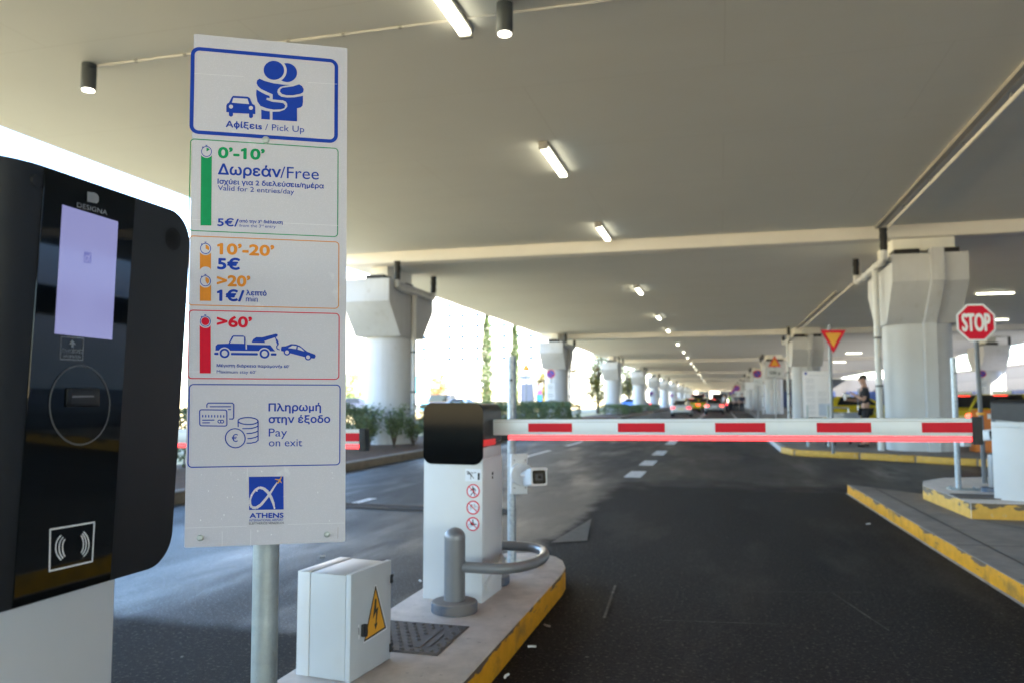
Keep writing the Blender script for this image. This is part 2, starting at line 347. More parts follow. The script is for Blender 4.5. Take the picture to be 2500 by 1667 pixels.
def raw_text(txt):
    if txt in _rc: return _rc[txt]
    cu = bpy.data.curves.new('text', 'FONT'); cu.body = txt; cu.size = 1
    o = bpy.data.objects.new('text', cu); COL.objects.link(o)
    dg = bpy.context.evaluated_depsgraph_get(); c = o.evaluated_get(dg).to_curve(dg); loops = []
    for s in c.splines:
        bp = s.bezier_points; q = []
        for i in range(len(bp)):
            a, b = bp[i], bp[(i + 1) % len(bp)]; p0, p1, p2, p3 = a.co, a.handle_right, b.handle_left, b.co
            st = abs((p1 - p0).cross(p3 - p0).z) + abs((p2 - p0).cross(p3 - p0).z) < 1e-5
            for k in range(1 if st else 4):
                t = k / 4; u = 1 - t; v = p0 * u ** 3 + p1 * 3 * u * u * t + p2 * 3 * u * t * t + p3 * t ** 3; v = (v.x, v.y)
                if not q or math.hypot(v[0] - q[-1][0], v[1] - q[-1][1]) > 1e-5: q.append(v)
        if math.hypot(q[0][0] - q[-1][0], q[0][1] - q[-1][1]) < 1e-5: q.pop()
        work = [q]
        while work:                                   # split outlines that touch themselves
            L = work.pop(); hit = None
            for i in range(len(L)):
                for j in range(i + 3, len(L)):
                    if (i or j < len(L) - 2) and abs(L[i][0] - L[j][0]) + abs(L[i][1] - L[j][1]) < 4e-3: hit = (i, j); break
                if hit: break
            if hit and len(L) > 8: i, j = hit; work += [L[i:j], L[:i] + L[j:]]
            elif len(L) > 2: loops.append(L)
    bpy.data.objects.remove(o); bpy.data.curves.remove(cu)
    area = lambda L: sum(L[i - 1][0] * L[i][1] - L[i][0] * L[i - 1][1] for i in range(len(L))) / 2
    def inside(p, L):
        r = False
        for i in range(len(L)):
            (x0, y0), (x1, y1) = L[i - 1], L[i]
            if (y0 > p[1]) != (y1 > p[1]) and p[0] < (x1 - x0) * (p[1] - y0) / (y1 - y0) + x0: r = not r
        return r
    loops = [L for L in loops if abs(area(L)) > 1e-5]; loops.sort(key=lambda L: -abs(area(L))); outer = []
    for L in loops:
        cx = sum(p[0] for p in L) / len(L); cy = sum(p[1] for p in L) / len(L)
        own = [g for g in outer if inside(L[0], g[0]) and inside(L[len(L) // 2], g[0]) or (inside((cx, cy), g[0]) and abs(area(L)) < abs(area(g[0])))]
        if own: own[-1].append(L)
        else: outer.append([L])
    vs, fs = [], []
    for g in outer:
        g = [L if (area(L) > 0) == (k == 0) else L[::-1] for k, L in enumerate(g)]
        n = len(vs); pv = [p for L in g for p in L]; vs += pv
        for t in tessellate_polygon([[Vector((x, y, 0)) for x, y in L] for L in g]):
            a, b_, c_ = (Vector(pv[i]) for i in t); ar = (b_ - a).cross(c_ - a)
            if abs(ar) > 1e-9: fs.append(tuple(i + n for i in (t if ar > 0 else (t[0], t[2], t[1]))))
    _rc[txt] = (vs, fs); return vs, fs
CAPH = None
def text_on(mb, P, txt, p0, p1, cap, mi, h, bold=0, px=True):
    """txt between baseline points p0,p1 (photo pixels if px, else plane metres); cap = capital height in the same unit"""
    global CAPH
    if CAPH is None:
        v, _ = text_geo('H'); CAPH = max(y for _, y in v)
    if px:
        q = P.hit(p0[0], p0[1] - cap); a, b = P.hit(*p0), P.hit(*p1); cap = abs(q[1] - a[1])
    else: a, b = p0, p1
    if bold:
        r = bold * cap / CAPH
        for k in range(8):
            d = (cos(k * pi / 4) * r, sin(k * pi / 4) * r)
            text_on(mb, P, txt, (a[0] + r + d[0], a[1] + r + d[1]), (b[0] - r + d[0], b[1] + r + d[1]), cap - 2 * r, mi, h, 0, False)
        a = (a[0] + r, a[1] + r); b = (b[0] - r, b[1] + r); cap -= 2 * r; bold = 0
    vs, fs = text_geo(txt)
    x0 = min(p[0] for p in vs); x1 = max(p[0] for p in vs); ch = CAPH
    mb.k += 1; hh = h + mb.k * 1.2e-5; out = []
    for p in vs:
        x, y = p[:2]; t = (x - x0) / (x1 - x0); out.append(P.at(a[0] + (b[0] - a[0]) * t, a[1] + (b[1] - a[1]) * t + (y + bold) * cap / ch, hh + (6e-6 if len(p) > 2 else 0)))
    mb.add(out, fs, mi)
def px(P, pts, z=None): return [P.hit(*(z(*p) if z else p)) for p in pts]
def stroke(mb, P, pts, wd, mi, h, z=None, joint=True):
    """polyline of constant width wd (metres) through photo points"""
    q = [Vector(p) for p in (px(P, pts, z) if z is not False else pts)]
    for a, b in zip(q, q[1:]):
        d = (b - a)
        if d.length < 1e-7: continue
        n = Vector((-d.y, d.x)).normalized() * wd / 2
        mb.flat(P, [[a + n, a - n, b - n, b + n]], mi, h)
    if joint:
        for p in q: mb.flat(P, [circ(p.x, p.y, wd / 2, n=10)], mi, h)
def frame_on(mb, P, s0, s1, t0, t1, r, th, mi, h):
    mb.flat(P, [rrect(s0, t0, s1, t1, r), rrect(s0 + th, t0 + th, s1 - th, t1 - th, max(r - th, .001))[::-1]], mi, h)
def Z(sc_, ox, oy): return lambda x, y: (ox + x / sc_, oy + y / sc_)

# ------------------------------------------------------------------ leaves
def leaf_mb(points, size, mb=None, flat_=.0):
    mb = mb or MB()
    for p in points:
        s = size * random.uniform(.6, 1.3); a = random.uniform(0, 2 * pi); e = random.uniform(-1, 1) * (1 - flat_)
        u = Vector((cos(a) * cos(e), sin(a) * cos(e), sin(e))); v = u.orthogonal().normalized(); v.rotate(Matrix.Rotation(random.uniform(0, 2 * pi), 3, u))
        p = Vector(p); mb.add([p - u * s, p + v * s * .45, p + u * s, p - v * s * .45], [(0, 1, 2, 3)])
    return mb
def foliage(name, c1, c2):
    m = bpy.data.materials.new(name); m.use_nodes = True; t = m.node_tree; p = t.nodes['Principled BSDF']; p.inputs['Roughness'].default_value = .6
    g = nd(t, 'ShaderNodeNewGeometry'); r = nd(t, 'ShaderNodeValToRGB'); r.color_ramp.elements[0].color = (*c1, 1); r.color_ramp.elements[1].color = (*c2, 1)
    t.links.new(g.outputs['Random Per Island'], r.inputs[0]); t.links.new(r.outputs[0], p.inputs['Base Color'])
    p.inputs['Transmission Weight'].default_value = 0; return m
L_hedge = foliage('hedge_leaves', (.05, .085, .03), (.19, .25, .09))
L_shrub = foliage('shrub_leaves', (.05, .085, .03), (.20, .26, .11))
L_cyp = foliage('cypress_leaves', (.013, .032, .005), (.05, .078, .015))
L_aut = foliage('autumn_leaves', (.05, .08, .01), (.21, .15, .02))
L_oran = foliage('orange_leaves', (.10, .045, .004), (.17, .085, .01))
M_bark = mat('bark', (.10, .075, .055), .9, 0, .3, 12, .5, 40)
exec_later = []
# ================================================================== SETTING
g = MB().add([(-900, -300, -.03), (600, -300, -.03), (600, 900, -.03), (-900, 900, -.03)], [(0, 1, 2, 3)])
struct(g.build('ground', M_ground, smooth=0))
# asphalt under the deck, finely cut only as one sheet
struct(MB().add([(-6.5, -60, 0), (24.9, -60, 0), (24.9, 345, 0), (-6.5, 345, 0)], [(0, 1, 2, 3)]).build('road', M_asph, smooth=0))
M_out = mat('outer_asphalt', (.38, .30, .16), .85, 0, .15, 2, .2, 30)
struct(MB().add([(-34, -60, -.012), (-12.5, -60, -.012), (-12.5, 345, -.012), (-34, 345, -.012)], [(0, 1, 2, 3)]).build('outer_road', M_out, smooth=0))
mk = MB()
def mark(poly, mi=0): mk.add([(x, y, .006) for x, y in poly], [tuple(range(len(poly)))], mi)
for y in (-6, -1.6, 2.8, 7.1, 12.7, 17.1, 21.5, 26, 30.5, 35, 39.5, 44):
    x = -4.42 + .0185 * (y - 8); mark([(x - .06, y), (x + .06, y), (x + .06 + .04, y + 2.35), (x - .06 + .04, y + 2.35)])
for y, l in ((13.05, 1.2), (15.5, 1.3), (18.4, 1.7), (22.8, 2.6)) + tuple((29 + 6.5 * k, 3.2) for k in range(9)):
    mark([(-1.58, y), (-1.30, y), (-1.30, y + l), (-1.58, y + l)])
mark([(.98, 30), (1.08, 30), (1.08, 110), (.98, 110)])
mark([(-1.494, 6.94), (-1.198, 7.13), (-1.369, 8.45)], 3)
# thin worn lines where old markings and loop cuts cross the lane
for a, b, wd in (((1475, 1510), (1502, 1430), .016), ((1780, 1178), (2010, 1200), .04), ((2035, 1450), (2170, 1540), .007), ((1610, 1515), (1900, 1525), .007), ((1830, 1445), (2105, 1447), .006)):
    p, q = at_z(*a, 0), at_z(*b, 0); d = (q - p).normalized(); n = Vector((-d.y, d.x, 0)) * wd / 2
    mark([(v.x, v.y) for v in (p - n, q - n, q + n, p + n)], 1)
pts = [at_z(u, v, 0) for u, v in ((286, 1541), (350, 1543), (420, 1552), (500, 1557), (560, 1560), (640, 1566))]
for p, q in zip(pts[:0], pts[1:]): mark([(p.x, p.y - .012), (q.x, q.y - .012), (q.x, q.y + .012), (p.x, p.y + .012)], 2)
struct(mk.build('road_markings', [M_paint, M_faded, mat('asphalt_seam', (.009, .007, .006), .9, 0, .3, 30), mat('worn_white_triangle', (.105, .094, .08), .75, 0, .3, 20, .2, 120)], smooth=0))
# pale gutter line along the foot of the right kerb, dark joints in its paving
gt = MB(); gl_ = [(1.655, 11.6), (1.70, 9.9), (1.757, 7.46), (1.81, 5.64), (1.95, 0)]
for (x, y), (X, Y) in zip(gl_, gl_[1:]): gt.add([(x - .028, y, .005), (X - .028, Y, .005), (X + .002, Y, .005), (x + .002, y, .005)], [(0, 1, 2, 3)], 0)
for a, c in (((2.36, 8.50), (3.6, 6.0)), ((3.6, 6.0), (5.5, 2.2)), ((1.79, 7.0), (6, 7.3)), ((1.83, 5.75), (6, 6.1)), ((1.87, 4.3), (6, 4.6)), ((1.93, 11.1), (2.05, 5.0))):
    d = (Vector(c) - Vector(a)).normalized() * .008; gt.add([(a[0] - d.y, a[1] + d.x, .1335), (c[0] - d.y, c[1] + d.x, .1335), (c[0] + d.y, c[1] - d.x, .1335), (a[0] + d.y, a[1] - d.x, .1335)], [(3, 2, 1, 0)], 1)
gt.f = [f if True else f for f in gt.f]; struct(gt.build('gutter_line', [mat('pale_gutter', (.40, .42, .46), .8, 0, .2, 12), mat('paving_joint', (.06, .05, .045), .9)], smooth=0))
# traffic island the camera stands beside
isl = [(-1.03, -1.6), (-1.03, 5.14), (-1.045, 5.33), (-1.10, 5.52), (-1.17, 5.64), (-1.27, 5.715), (-1.40, 5.74), (-1.55, 5.68), (-1.67, 5.56), (-1.74, 5.38), (-1.765, 5.1), (-1.765, -1.6)]
b = MB(); b.prism(isl, -.02, .148, 1, 0); struct(b.build('traffic_island', [M_isl, M_yel], bevel=.012))
struct(MB().prism([(1.655, 11.6), (1.70, 9.9), (1.757, 7.46), (1.81, 5.64), (1.95, 0), (2.2, -12), (9.5, -12), (9.5, 9.9), (2.45, 10.6)][::-1], -.02, .13, 1, 0).build('pavement', [M_conc, M_yel], bevel=.006))
struct(MB().prism([(2.27, 10.15), (2.33, 8.55), (7.5, 8.8), (7.5, 11.4), (3.3, 11.45), (2.75, 11.2), (2.4, 10.7)], .05, .285, 1, 0).build('pavement', [M_isl, M_yel2], bevel=.004))
pv = [(2.7, 70), (2.2, 50), (1.42, 27), (1.42, 20.2), (1.62, 19.2), (2.9, 18.4), (4.8, 17.05), (9.0, 14.6), (9.0, 90), (4.2, 200), (3.2, 200)]
struct(MB().prism(pv, -.02, .13, 0).build('pavement', M_conc, bevel=.02))
kb = MB()
for i, (p, q) in enumerate(zip(pv[2:7], pv[3:8])):
    P0, P1 = Vector((*p, 0)), Vector((*q, 0)); L = (P1 - P0).length; n = max(1, round(L / 1.05)); d = (P1 - P0) / n
    for k in range(n):
        if i < 2 or (i == 2 and k == 0): m = 1 if (i < 1 or k % 2) else 0
        else: m = 0
        a, c = P0 + d * (k + .02), P0 + d * (k + .98); nn = Vector((d.y, -d.x, 0)).normalized() * .02
        if nn.dot(Vector((5, 25, 0)) - a) > 0: nn = -nn
        kb.hexa([a + nn, c + nn, c - nn * 6, a - nn * 6] + [v + Vector((0, 0, .136)) for v in (a + nn, c + nn, c - nn * 6, a - nn * 6)], m)
struct(kb.build('kerb', [M_yel2, mat('pale_kerb', (.42, .43, .46), .7)], bevel=.008))
for y0, y1 in ((-12, 45), (53, 74), (80, 120), (126, 190)):
    struct(MB().prism([(-6.72, y0), (-6.5, y0), (-6.5, y1), (-6.72, y1)], -.02, .15).build('kerb', M_kerb, bevel=.02))
    struct(MB().prism([(-9.9, y0), (-6.725, y0), (-6.725, y1), (-9.9, y1)], -.02, .07).build('planting_bed', M_soil))

# ------------------------------------------------------------------ elevated deck
YB = [-32, -6, 19, 43.5, 73, 105, 138, 172, 206, 240, 275, 310, 342]
def lo(y): return 4.92 if y < 40 else 4.72
dk = thing('elevated_deck', 'wide pale concrete road deck overhead with cross beams', 'bridge deck', (5, 19, 5))
MB().span((3.47, -30, 5.14), (3.56, 18.99, 5.196)).build('soffit_band', M_band, dk, world=True); MB().span((3.87, 28.6, 4.94), (3.95, 43.4, 4.996)).build('soffit_band', M_band, dk, world=True)  # darker grey strips along the soffit beside the ceiling pipes
b = MB(); pr = []
for i, (a, c) in enumerate(zip(YB, YB[1:])):
    h = lo(c) + .28
    pr += [(a + .25, lo(a)), (a + 4, (lo(a) + h) / 2 + .04), (a + 9, h), (c + .25, h)]
vs = [(x, y, z) for y, z in pr for x in (-9.95, -3, 4, 11, 19.6)]
b.add(vs, [(i * 5 + k, i * 5 + k + 5, i * 5 + k + 6, i * 5 + k + 1) for i in range(len(pr) - 1) for k in range(4)])
for x in (-9.95, 19.6):
    sv = [(x, y, z) for y, z in pr] + [(x, y, 5.42) for y, z in pr]; m_ = len(pr); b.add(sv, [(k, k + 1, m_ + k + 1, m_ + k) for k in range(m_ - 1)])
b.build('soffit', M_soff, dk, world=True, smooth=20)
for y in YB[1:-1]:
    MB().span((-9.94, y, lo(y) - .004), (19.59, y + .5, lo(y) + .5)).build('cross_beam', M_beam, dk, world=True, bevel=.015)
MB().span((-9.96, -32, 5.35), (19.61, 342, 6.2)).build('road_slab', M_beam, dk, world=True)

# ------------------------------------------------------------------ columns
def pipes(t, x, ys, ye, yv, z=4.28, top=4.9):
    p = MB(); p.tube([(x, ys, z + .22), (x, ys, z), (x, ys + .15, z - .04), (x, ye - .15, z - .04), (x, ye, z + .03), (x, ye, z + .22)], .075, 12)
    p.tube([(x, yv, z), (x, yv, .02)], .07, 12)
    d = p.build('downpipe', M_pipe, t)
    for zz in (.55, 1.5, 2.6): MB().lathe([(.08, zz - .02), (.085, zz - .02), (.085, zz + .02), (.08, zz + .02)], (x, yv, 0), 12).build('pipe_clip', M_black, d)
    for k in range(5): y = ys + .4 + k * (ye - ys - .8) / 4; MB().lathe([(.085, -.02), (.092, -.02), (.092, .02), (.085, .02)], (x, y, z - .04), 12, rot=Matrix.Rotation(pi / 2, 3, 'X')).build('pipe_clip', M_pipe, d)
    for y in (ys, ye): MB().lathe([(.075, 0), (.085, .1), (.075, .2), (.088, .3), (.076, .4), (.09, .5), (.075, top - z - .16)], (x, y, z + .16), 12).build('rubber_sleeve', M_black, d)
def bearing(t, pts, top, zc=4.34):
    for x, y in pts: MB().span((x - .26, y - .26, zc - .02), (x + .26, y + .26, zc + .2)).build('bearing_block', M_black, t)
    x0 = min(p[0] for p in pts) - .3; x1 = max(p[0] for p in pts) + .3
    MB().span((x0 + .06, -.75, zc + .19), (x1 - .06, 1.0, top + .3)).build('bearing_ledge', M_soff, t, bevel=.01)
def left_column(loc, label, top=4.92):
    t = thing('concrete_column', label, 'column', loc, 0, 'columns along the left side of the road')
    MB().lathe([(.66, -.1), (.66, 3.02)], n=40).build('shaft', M_col, t)
    b = MB(); r = lambda h, x, z: [(-x, -h, z), (x, -h, z), (x, h, z), (-x, h, z)]
    b.hexa(r(.80, .68, 3.0) + r(1.62, .68, 3.86)); b2 = r(1.62, .68, 3.86) + r(1.62, .68, 4.46)
    b.add(b2, [(4, 5, 6, 7), (0, 1, 5, 4), (1, 2, 6, 5), (2, 3, 7, 6), (3, 0, 4, 7)]); b.f.pop(1)
    b.build('capital', M_col, t, bevel=.012, smooth=20)
    bearing(t, ((0, -.8), (0, .8)), top, 4.45); pipes(t, .77, -1.3, 1.4, -.1, top=top); return t
def right_column(loc, label, top=4.92):
    t = thing('concrete_column', label, 'column', loc, 0, 'columns along the right-hand pavement')
    MB().prism(rrect(-.70, -.6, .70, .6, .45, 10), -.05, 2.92).build('shaft', M_col, t)
    b = MB(); r = lambda h, x, z: [(-x, -h, z), (x, -h, z), (x, h, z), (-x, h, z)]
    b.hexa(r(.66, .76, 2.9) + r(1.45, .76, 3.75)); b2 = r(1.45, .76, 3.75) + r(1.45, .76, 4.36)
    b.add(b2, [(4, 5, 6, 7), (0, 1, 5, 4), (1, 2, 6, 5), (2, 3, 7, 6), (3, 0, 4, 7)]); b.f.pop(1)
    b.build('capital', M_col, t, bevel=.012, smooth=20)
    b = MB(); x0, x1 = .0, .26
    prf = [(-.72, -.05), (-.78, 2.9), (-1.58, 3.75), (-1.58, 4.46), (-1.3, 4.46), (-1.3, 3.75), (-.5, 2.9), (-.5, -.05)]
    n = len(prf); b.add([(x0, y, z) for y, z in prf] + [(x1, y, z) for y, z in prf], [tuple(range(n)), tuple(range(2 * n - 1, n - 1, -1))] + [(i, n + i, n + (i + 1) % n, (i + 1) % n) for i in range(n)])
    b.build('front_rib', M_col, t, bevel=.01, smooth=20)
    bearing(t, ((-.35, -.75), (.45, -.75), (0, .75)), top); pipes(t, -.92, -1.5, 2.1, -.45, top=top); return t
ORD = ['nearest', 'second', 'third', 'fourth', 'fifth', 'sixth', 'seventh', 'eighth', 'ninth', 'tenth', 'eleventh', 'twelfth', 'thirteenth']
lc = left_column((-9.0, 20.3, 0), 'nearest white column on the left, shrubs round its foot')
for i, y in enumerate((43.6, 67.2, 90, 110.6, 132, 156.5, 184, 208, 232, 256)):
    dup(lc, '%s white column from the camera in the left row' % ORD[i + 1], (-9.0, y, 0))
rc = right_column((4.45, 19.95, .1), 'nearest white column on the right pavement, behind the barrier arm')
for i, y in enumerate((43.4, 68.9, 95.3, 117.5, 141, 165, 190, 214, 238)):
    dup(rc, '%s white column from the camera in the right row' % ORD[i + 1], (4.35, y, .1))
fc = dup(lc, 'far right white column with a patch of sun, left of the wall', (15.6, 52.6, 0), 0, 1, 'columns at the far right')
dup(lc, 'grey column standing far right behind the galvanised pole', (17.2, 78, 0), 0, 1, 'columns at the far right')
dup(lc, 'column under the deck far to the right of the taxis', (15.6, 28, 0), 0, 1, 'columns at the far right')

# ------------------------------------------------------------------ lamps on the soffit
def strip(loc, label, rz=0, L=1.62):
    t = thing('strip_light', label, 'ceiling light', loc, rz, 'fluorescent strip lights on the deck soffit')
    MB().box((0, 0, -.03), (.15, L + .06, .06)).build('housing', M_lhouse, t, bevel=.01)
    MB().box((0, 0, -.085), (.125, L - .06, .048)).build('diffuser', M_diff, t, bevel=.018)
    for s in (-1, 1): MB().box((0, s * (L / 2 + .0), -.09), (.14, .07, .058)).build('end_cap', M_lhouse, t, bevel=.012)
    return t
def soz(y):
    for (a, za), (c, zc) in zip(pr, pr[1:]):
        if a <= y <= c: return za + (zc - za) * (y - a) / max(c - a, 1e-6)
    return 5
LY = [6.75, 12.15, 17.75]
st = None
lab = ['strip light cut off by the top edge of the photo', 'big lit strip light in the middle of the near soffit', 'lit strip light just before the first cross beam']
rest = [26.2, 35, 41.8, 52, 61, 69, 78, 87, 96, 108, 118, 128, 141, 152, 163, 176, 188]
for i, y in enumerate(LY + rest):
    l = lab[i] if i < 3 else '%s strip light beyond the first cross beam' % (ORD[i - 3] if i - 3 < len(ORD) else 'very distant, near the vanishing point,')
    x = -2.5 - .003 * y
    if st is None: st = strip((x, y, soz(y)), l)
    else: dup(st, l, (x, y, soz(y)))
for k, (u, v, y) in enumerate(((2430, 856, 40), (2432, 783, 30), (2085, 888, 66), (2050, 898, 80))):
    p = at_y(u, v, y); dup(st, ['strip light seen end to end right of the stop sign, under the bright gap', 'small strip light right beside the stop sign face', 'oval lit lamp above the man in black', 'small oval lamp right of the yield sign post'][k], (p.x, y, soz(y) - .02), pi / 2, .75)
def downlight(loc, label):
    t = thing('downlight', label, 'downlight', loc, 0, 'cylindrical downlights on the soffit')
    MB().lathe([(.078, -.31), (.082, -.30), (.082, -.06), (.078, -.055), (.082, -.05), (.082, 0)], n=28).build('case', M_cyl, t)
    MB().lathe([(.066, -.318), (.066, -.309)], n=28).build('lens', M_spot, t); return t
d0 = at_z(218, 160, 5.19); d1 = at_z(1232, 12, 5.19)
dl = downlight((d0.x, d0.y, 5.2), 'dark cylinder downlight above the ticket machine'); dup(dl, 'dark cylinder downlight beside the cut off strip light', (d1.x, d1.y, 5.2))
c0, c1 = at_z(240, 162, 5.185), at_z(1212, 37, 5.185)
cd = thing('cable_conduit', 'thin pale conduit crossing the soffit between the downlights', 'conduit', (c0.x, c0.y, 5.185))
b = MB(); b.tube([c0, c1], .011, 8); e = c1 + (c1 - c0).normalized() * 8; b.tube([c1 + (c1 - c0).normalized() * .18, e], .011, 8); b.build('tube', M_beam, cd, world=True)
for k in range(7): p = c0.lerp(c1, (k + .8) / 7.4); MB().box((p.x, p.y, 5.187), (.035, .03, .03)).build('clip', M_lhouse, cd, world=True)
def ceilpipe(x, y0, y1, z, label):
    t = thing('ceiling_pipe', label, 'pipe', (x, y0, z), 0, 'pale pipes running along the soffit')
    MB().tube([(0, 0, 0), (0, y1 - y0, 0)], .032, 12).build('tube', M_beam, t)
    n = int((y1 - y0) / 2)
    for k in range(n): MB().box((0, 1 + k * 2, .05), (.03, .03, .1)).build('bracket', M_lhouse, t)
    return t
ceilpipe(3.66, -4, 18.95, 5.08, 'pale pipe along the soffit in front of the first cross beam')
p2 = ceilpipe(4.05, 19.55, 43.3, 4.86, 'pale pipe along the soffit beyond the first cross beam, left of the big column')
# ================================================================== FOREGROUND
# ---- tariff sign
SP = Plane((-1.185, 1.547, .945), (.890, .457, 0), (-.009, -.007, 1)); SW, SH = .358, 1.2035
base = SP.at(SW / 2 - .004, 0, -.042)
ts = thing('tariff_sign', 'tall white pick-up tariff sign on a galvanised post', 'sign', (base.x, base.y, .15))
b = MB(); b.tube([(base.x + .006, base.y, .15), (base.x, base.y, .95), (base.x - .008, base.y, 2.05)], .030, 28); b.build('post', M_galv, ts, world=True)
b = MB(); b.slab(SP, rrect(0, 0, SW, SH, .004, 3), -.004, 0); pan = b.build('panel', M_sign, ts, world=True, smooth=0)
for t_ in (.12, .9): b = MB(); b.slab(SP, [(SW / 2 - .07, t_), (SW / 2 + .07, t_), (SW / 2 + .07, t_ + .03), (SW / 2 - .07, t_ + .03)], -.016, -.005); b.build('clamp', M_galv, ts, world=True)
z1 = Z(5.227, 440, 60); z2 = Z(5.227, 440, 330); z3 = Z(4.127, 440, 560); z4 = Z(3.409, 440, 900)
MI = [M_blue, M_green, M_orange, M_sred, M_sign, M_ink, M_yellow]; BL, GR, OR, RD, WH, IK, YE = range(7)
H = .0006
def new_pr(): return MB()
pr_ = new_pr()
def P_(z, pts, mi): pr_.flat(SP, [px(SP, pts, z)], mi, H)
def C_(z, cx, cy, rx, ry, mi, a0=0, a1=2 * pi): P_(z, circ(cx, cy, rx, ry, 44, a0, a1), mi)
def FR(z, L, R, T, B, th, r, mi):
    s0 = SP.hit(*z(*L))[0]; s1 = SP.hit(*z(*R))[0]; t1 = SP.hit(*z(*T))[1]; t0 = SP.hit(*z(*B))[1]
    frame_on(pr_, SP, s0, s1, t0, t1, r, th, mi, H)
def T_(z, txt, a, c, cap, mi, bold=0):
    a, c = z(*a), z(*c); k = (z(0, 100)[1] - z(0, 0)[1]) / 100; text_on(pr_, SP, txt, a, c, cap * k, mi, H, bold)
BD = .026
# borders
FR(z1, (195, 850), (2078, 960), (1130, 363), (1130, 1453), .0088, .020, BL)
FR(z2, (170, 640), (2068, 720), (1130, 102), (1110, 1258), .0021, .010, GR)
FR(z3, (115, 420), (1632, 450), (870, 88), (870, 778), .0021, .010, OR)
FR(z3, (102, 1150), (1627, 1160), (860, 820), (860, 1500), .0023, .010, RD)
FR(z4, (78, 470), (1345, 450), (720, 120), (720, 803), .0025, .010, BL)
pr_.build('border_frames', MI, pan, smooth=0, world=True); pr_ = new_pr()
# embrace pictogram and small car
C_(z1, 1430, 612, 130, 120, BL); C_(z1, 1265, 585, 163, 153, WH); C_(z1, 1265, 585, 131, 121, BL)
P_(z1, [(1080, 693), (1150, 722), (1260, 750), (1380, 765), (1475, 770), (1400, 780), (1345, 795), (1315, 825), (1305, 860), (1320, 895), (1360, 920), (1430, 930), (1530, 925), (1632, 905), (1632, 980), (1625, 1030), (1600, 1055), (1555, 1064), (1552, 1232), (1240, 1215), (1240, 1112), (1330, 1108), (1395, 1085), (1430, 1045), (1430, 1010), (1410, 980), (1375, 965), (1300, 960), (1245, 955), (1245, 890), (1180, 862), (1100, 825), (1060, 790), (1042, 750), (1050, 715)], BL)
P_(z1, [(1585, 760), (1620, 780), (1643, 820), (1635, 860), (1600, 880), (1500, 900), (1420, 900), (1365, 885), (1338, 855), (1345, 825), (1375, 805), (1430, 797), (1510, 785)], BL)
P_(z1, [(1040, 830), (1100, 865), (1160, 895), (1205, 910), (1210, 940), (1170, 935), (1165, 960), (1240, 985), (1330, 993), (1380, 1000), (1405, 1030), (1395, 1065), (1350, 1080), (1260, 1085), (1170, 1070), (1090, 1040), (1050, 985), (1035, 900)], BL)
P_(z1, [(1098, 1085), (1150, 1100), (1207, 1108), (1207, 1213), (1098, 1207)], BL)
P_(z1, [(653, 1040), (665, 1015), (690, 1000), (720, 940), (740, 915), (930, 924), (955, 942), (985, 1015), (1015, 1030), (1023, 1055), (1023, 1145), (993, 1142), (993, 1180), (968, 1200), (942, 1185), (942, 1140), (738, 1132), (738, 1165), (712, 1183), (685, 1165), (685, 1125), (653, 1122)], BL)
P_(z1, [(745, 940), (925, 950), (945, 1018), (725, 1002)], WH); C_(z1, 713, 1052, 26, 25, WH); C_(z1, 967, 1066, 26, 25, WH)
pr_.build('embrace_pictogram', MI, pan, smooth=0, world=True); pr_ = new_pr()
# stopwatches and bars
def watch(z, x, y, r, a, mi, full=False):
    C_(z, x, y, r, r, BL); C_(z, x, y, r * .86, r * .86, WH)
    P_(z, [(x - r * .1, y - r * 1.05), (x - r * .2, y - r * 1.14), (x - r * .2, y - r * 1.22), (x + r * .2, y - r * 1.22), (x + r * .2, y - r * 1.14), (x + r * .1, y - r * 1.05)], BL)
    P_(z, [(x - r * .86, y - r * .78), (x - r * .66, y - r * .96), (x - r * .56, y - r * .84), (x - r * .76, y - r * .68)], BL)
    if full: C_(z, x, y, r * .74, r * .74, mi)
    else: P_(z, [(x, y)] + [(x + r * .68 * sin(a * k / 12), y - r * .68 * cos(a * k / 12)) for k in range(13)], mi)
def bar(z, x0, x1, yt, xb0, xb1, yb, cx, cy, r, mi, conc=None):
    top = [(x1, yt + 2)] + [(cx + r * cos(a), cy + r * sin(a)) for a in [radians(32 + 116 * k / 12) for k in range(13)]] + [(x0, yt)]
    bot = [(xb0, yb)] + ([(cx + (xb1 - xb0) * .52 * cos(a) - 2, conc - (xb1 - xb0) * .42 * sin(a)) for a in [radians(160 - 140 * k / 10) for k in range(11)]] if conc else []) + [(xb1, yb)]
    P_(z, top + bot, mi)
for wa, ba in (((z2, 395, 215, 68, radians(62), GR), (z2, 325, 462, 272, 307, 445, 1157, 395, 215, 82, GR)), ((z3, 291, 195, 55, radians(120), OR), (z3, 233, 345, 240, 231, 343, 402, 291, 195, 68, OR, 424)),
               ((z3, 286, 520, 55, radians(150), OR), (z3, 229, 341, 568, 227, 339, 722, 286, 520, 68, OR)), ((z3, 280, 926, 55, 0, RD, True), (z3, 222, 333, 976, 217, 329, 1445, 280, 926, 68, RD))):
    watch(*wa); bar(*ba); pr_.build('stopwatch_icon', MI, pan, smooth=0, world=True); pr_ = new_pr()
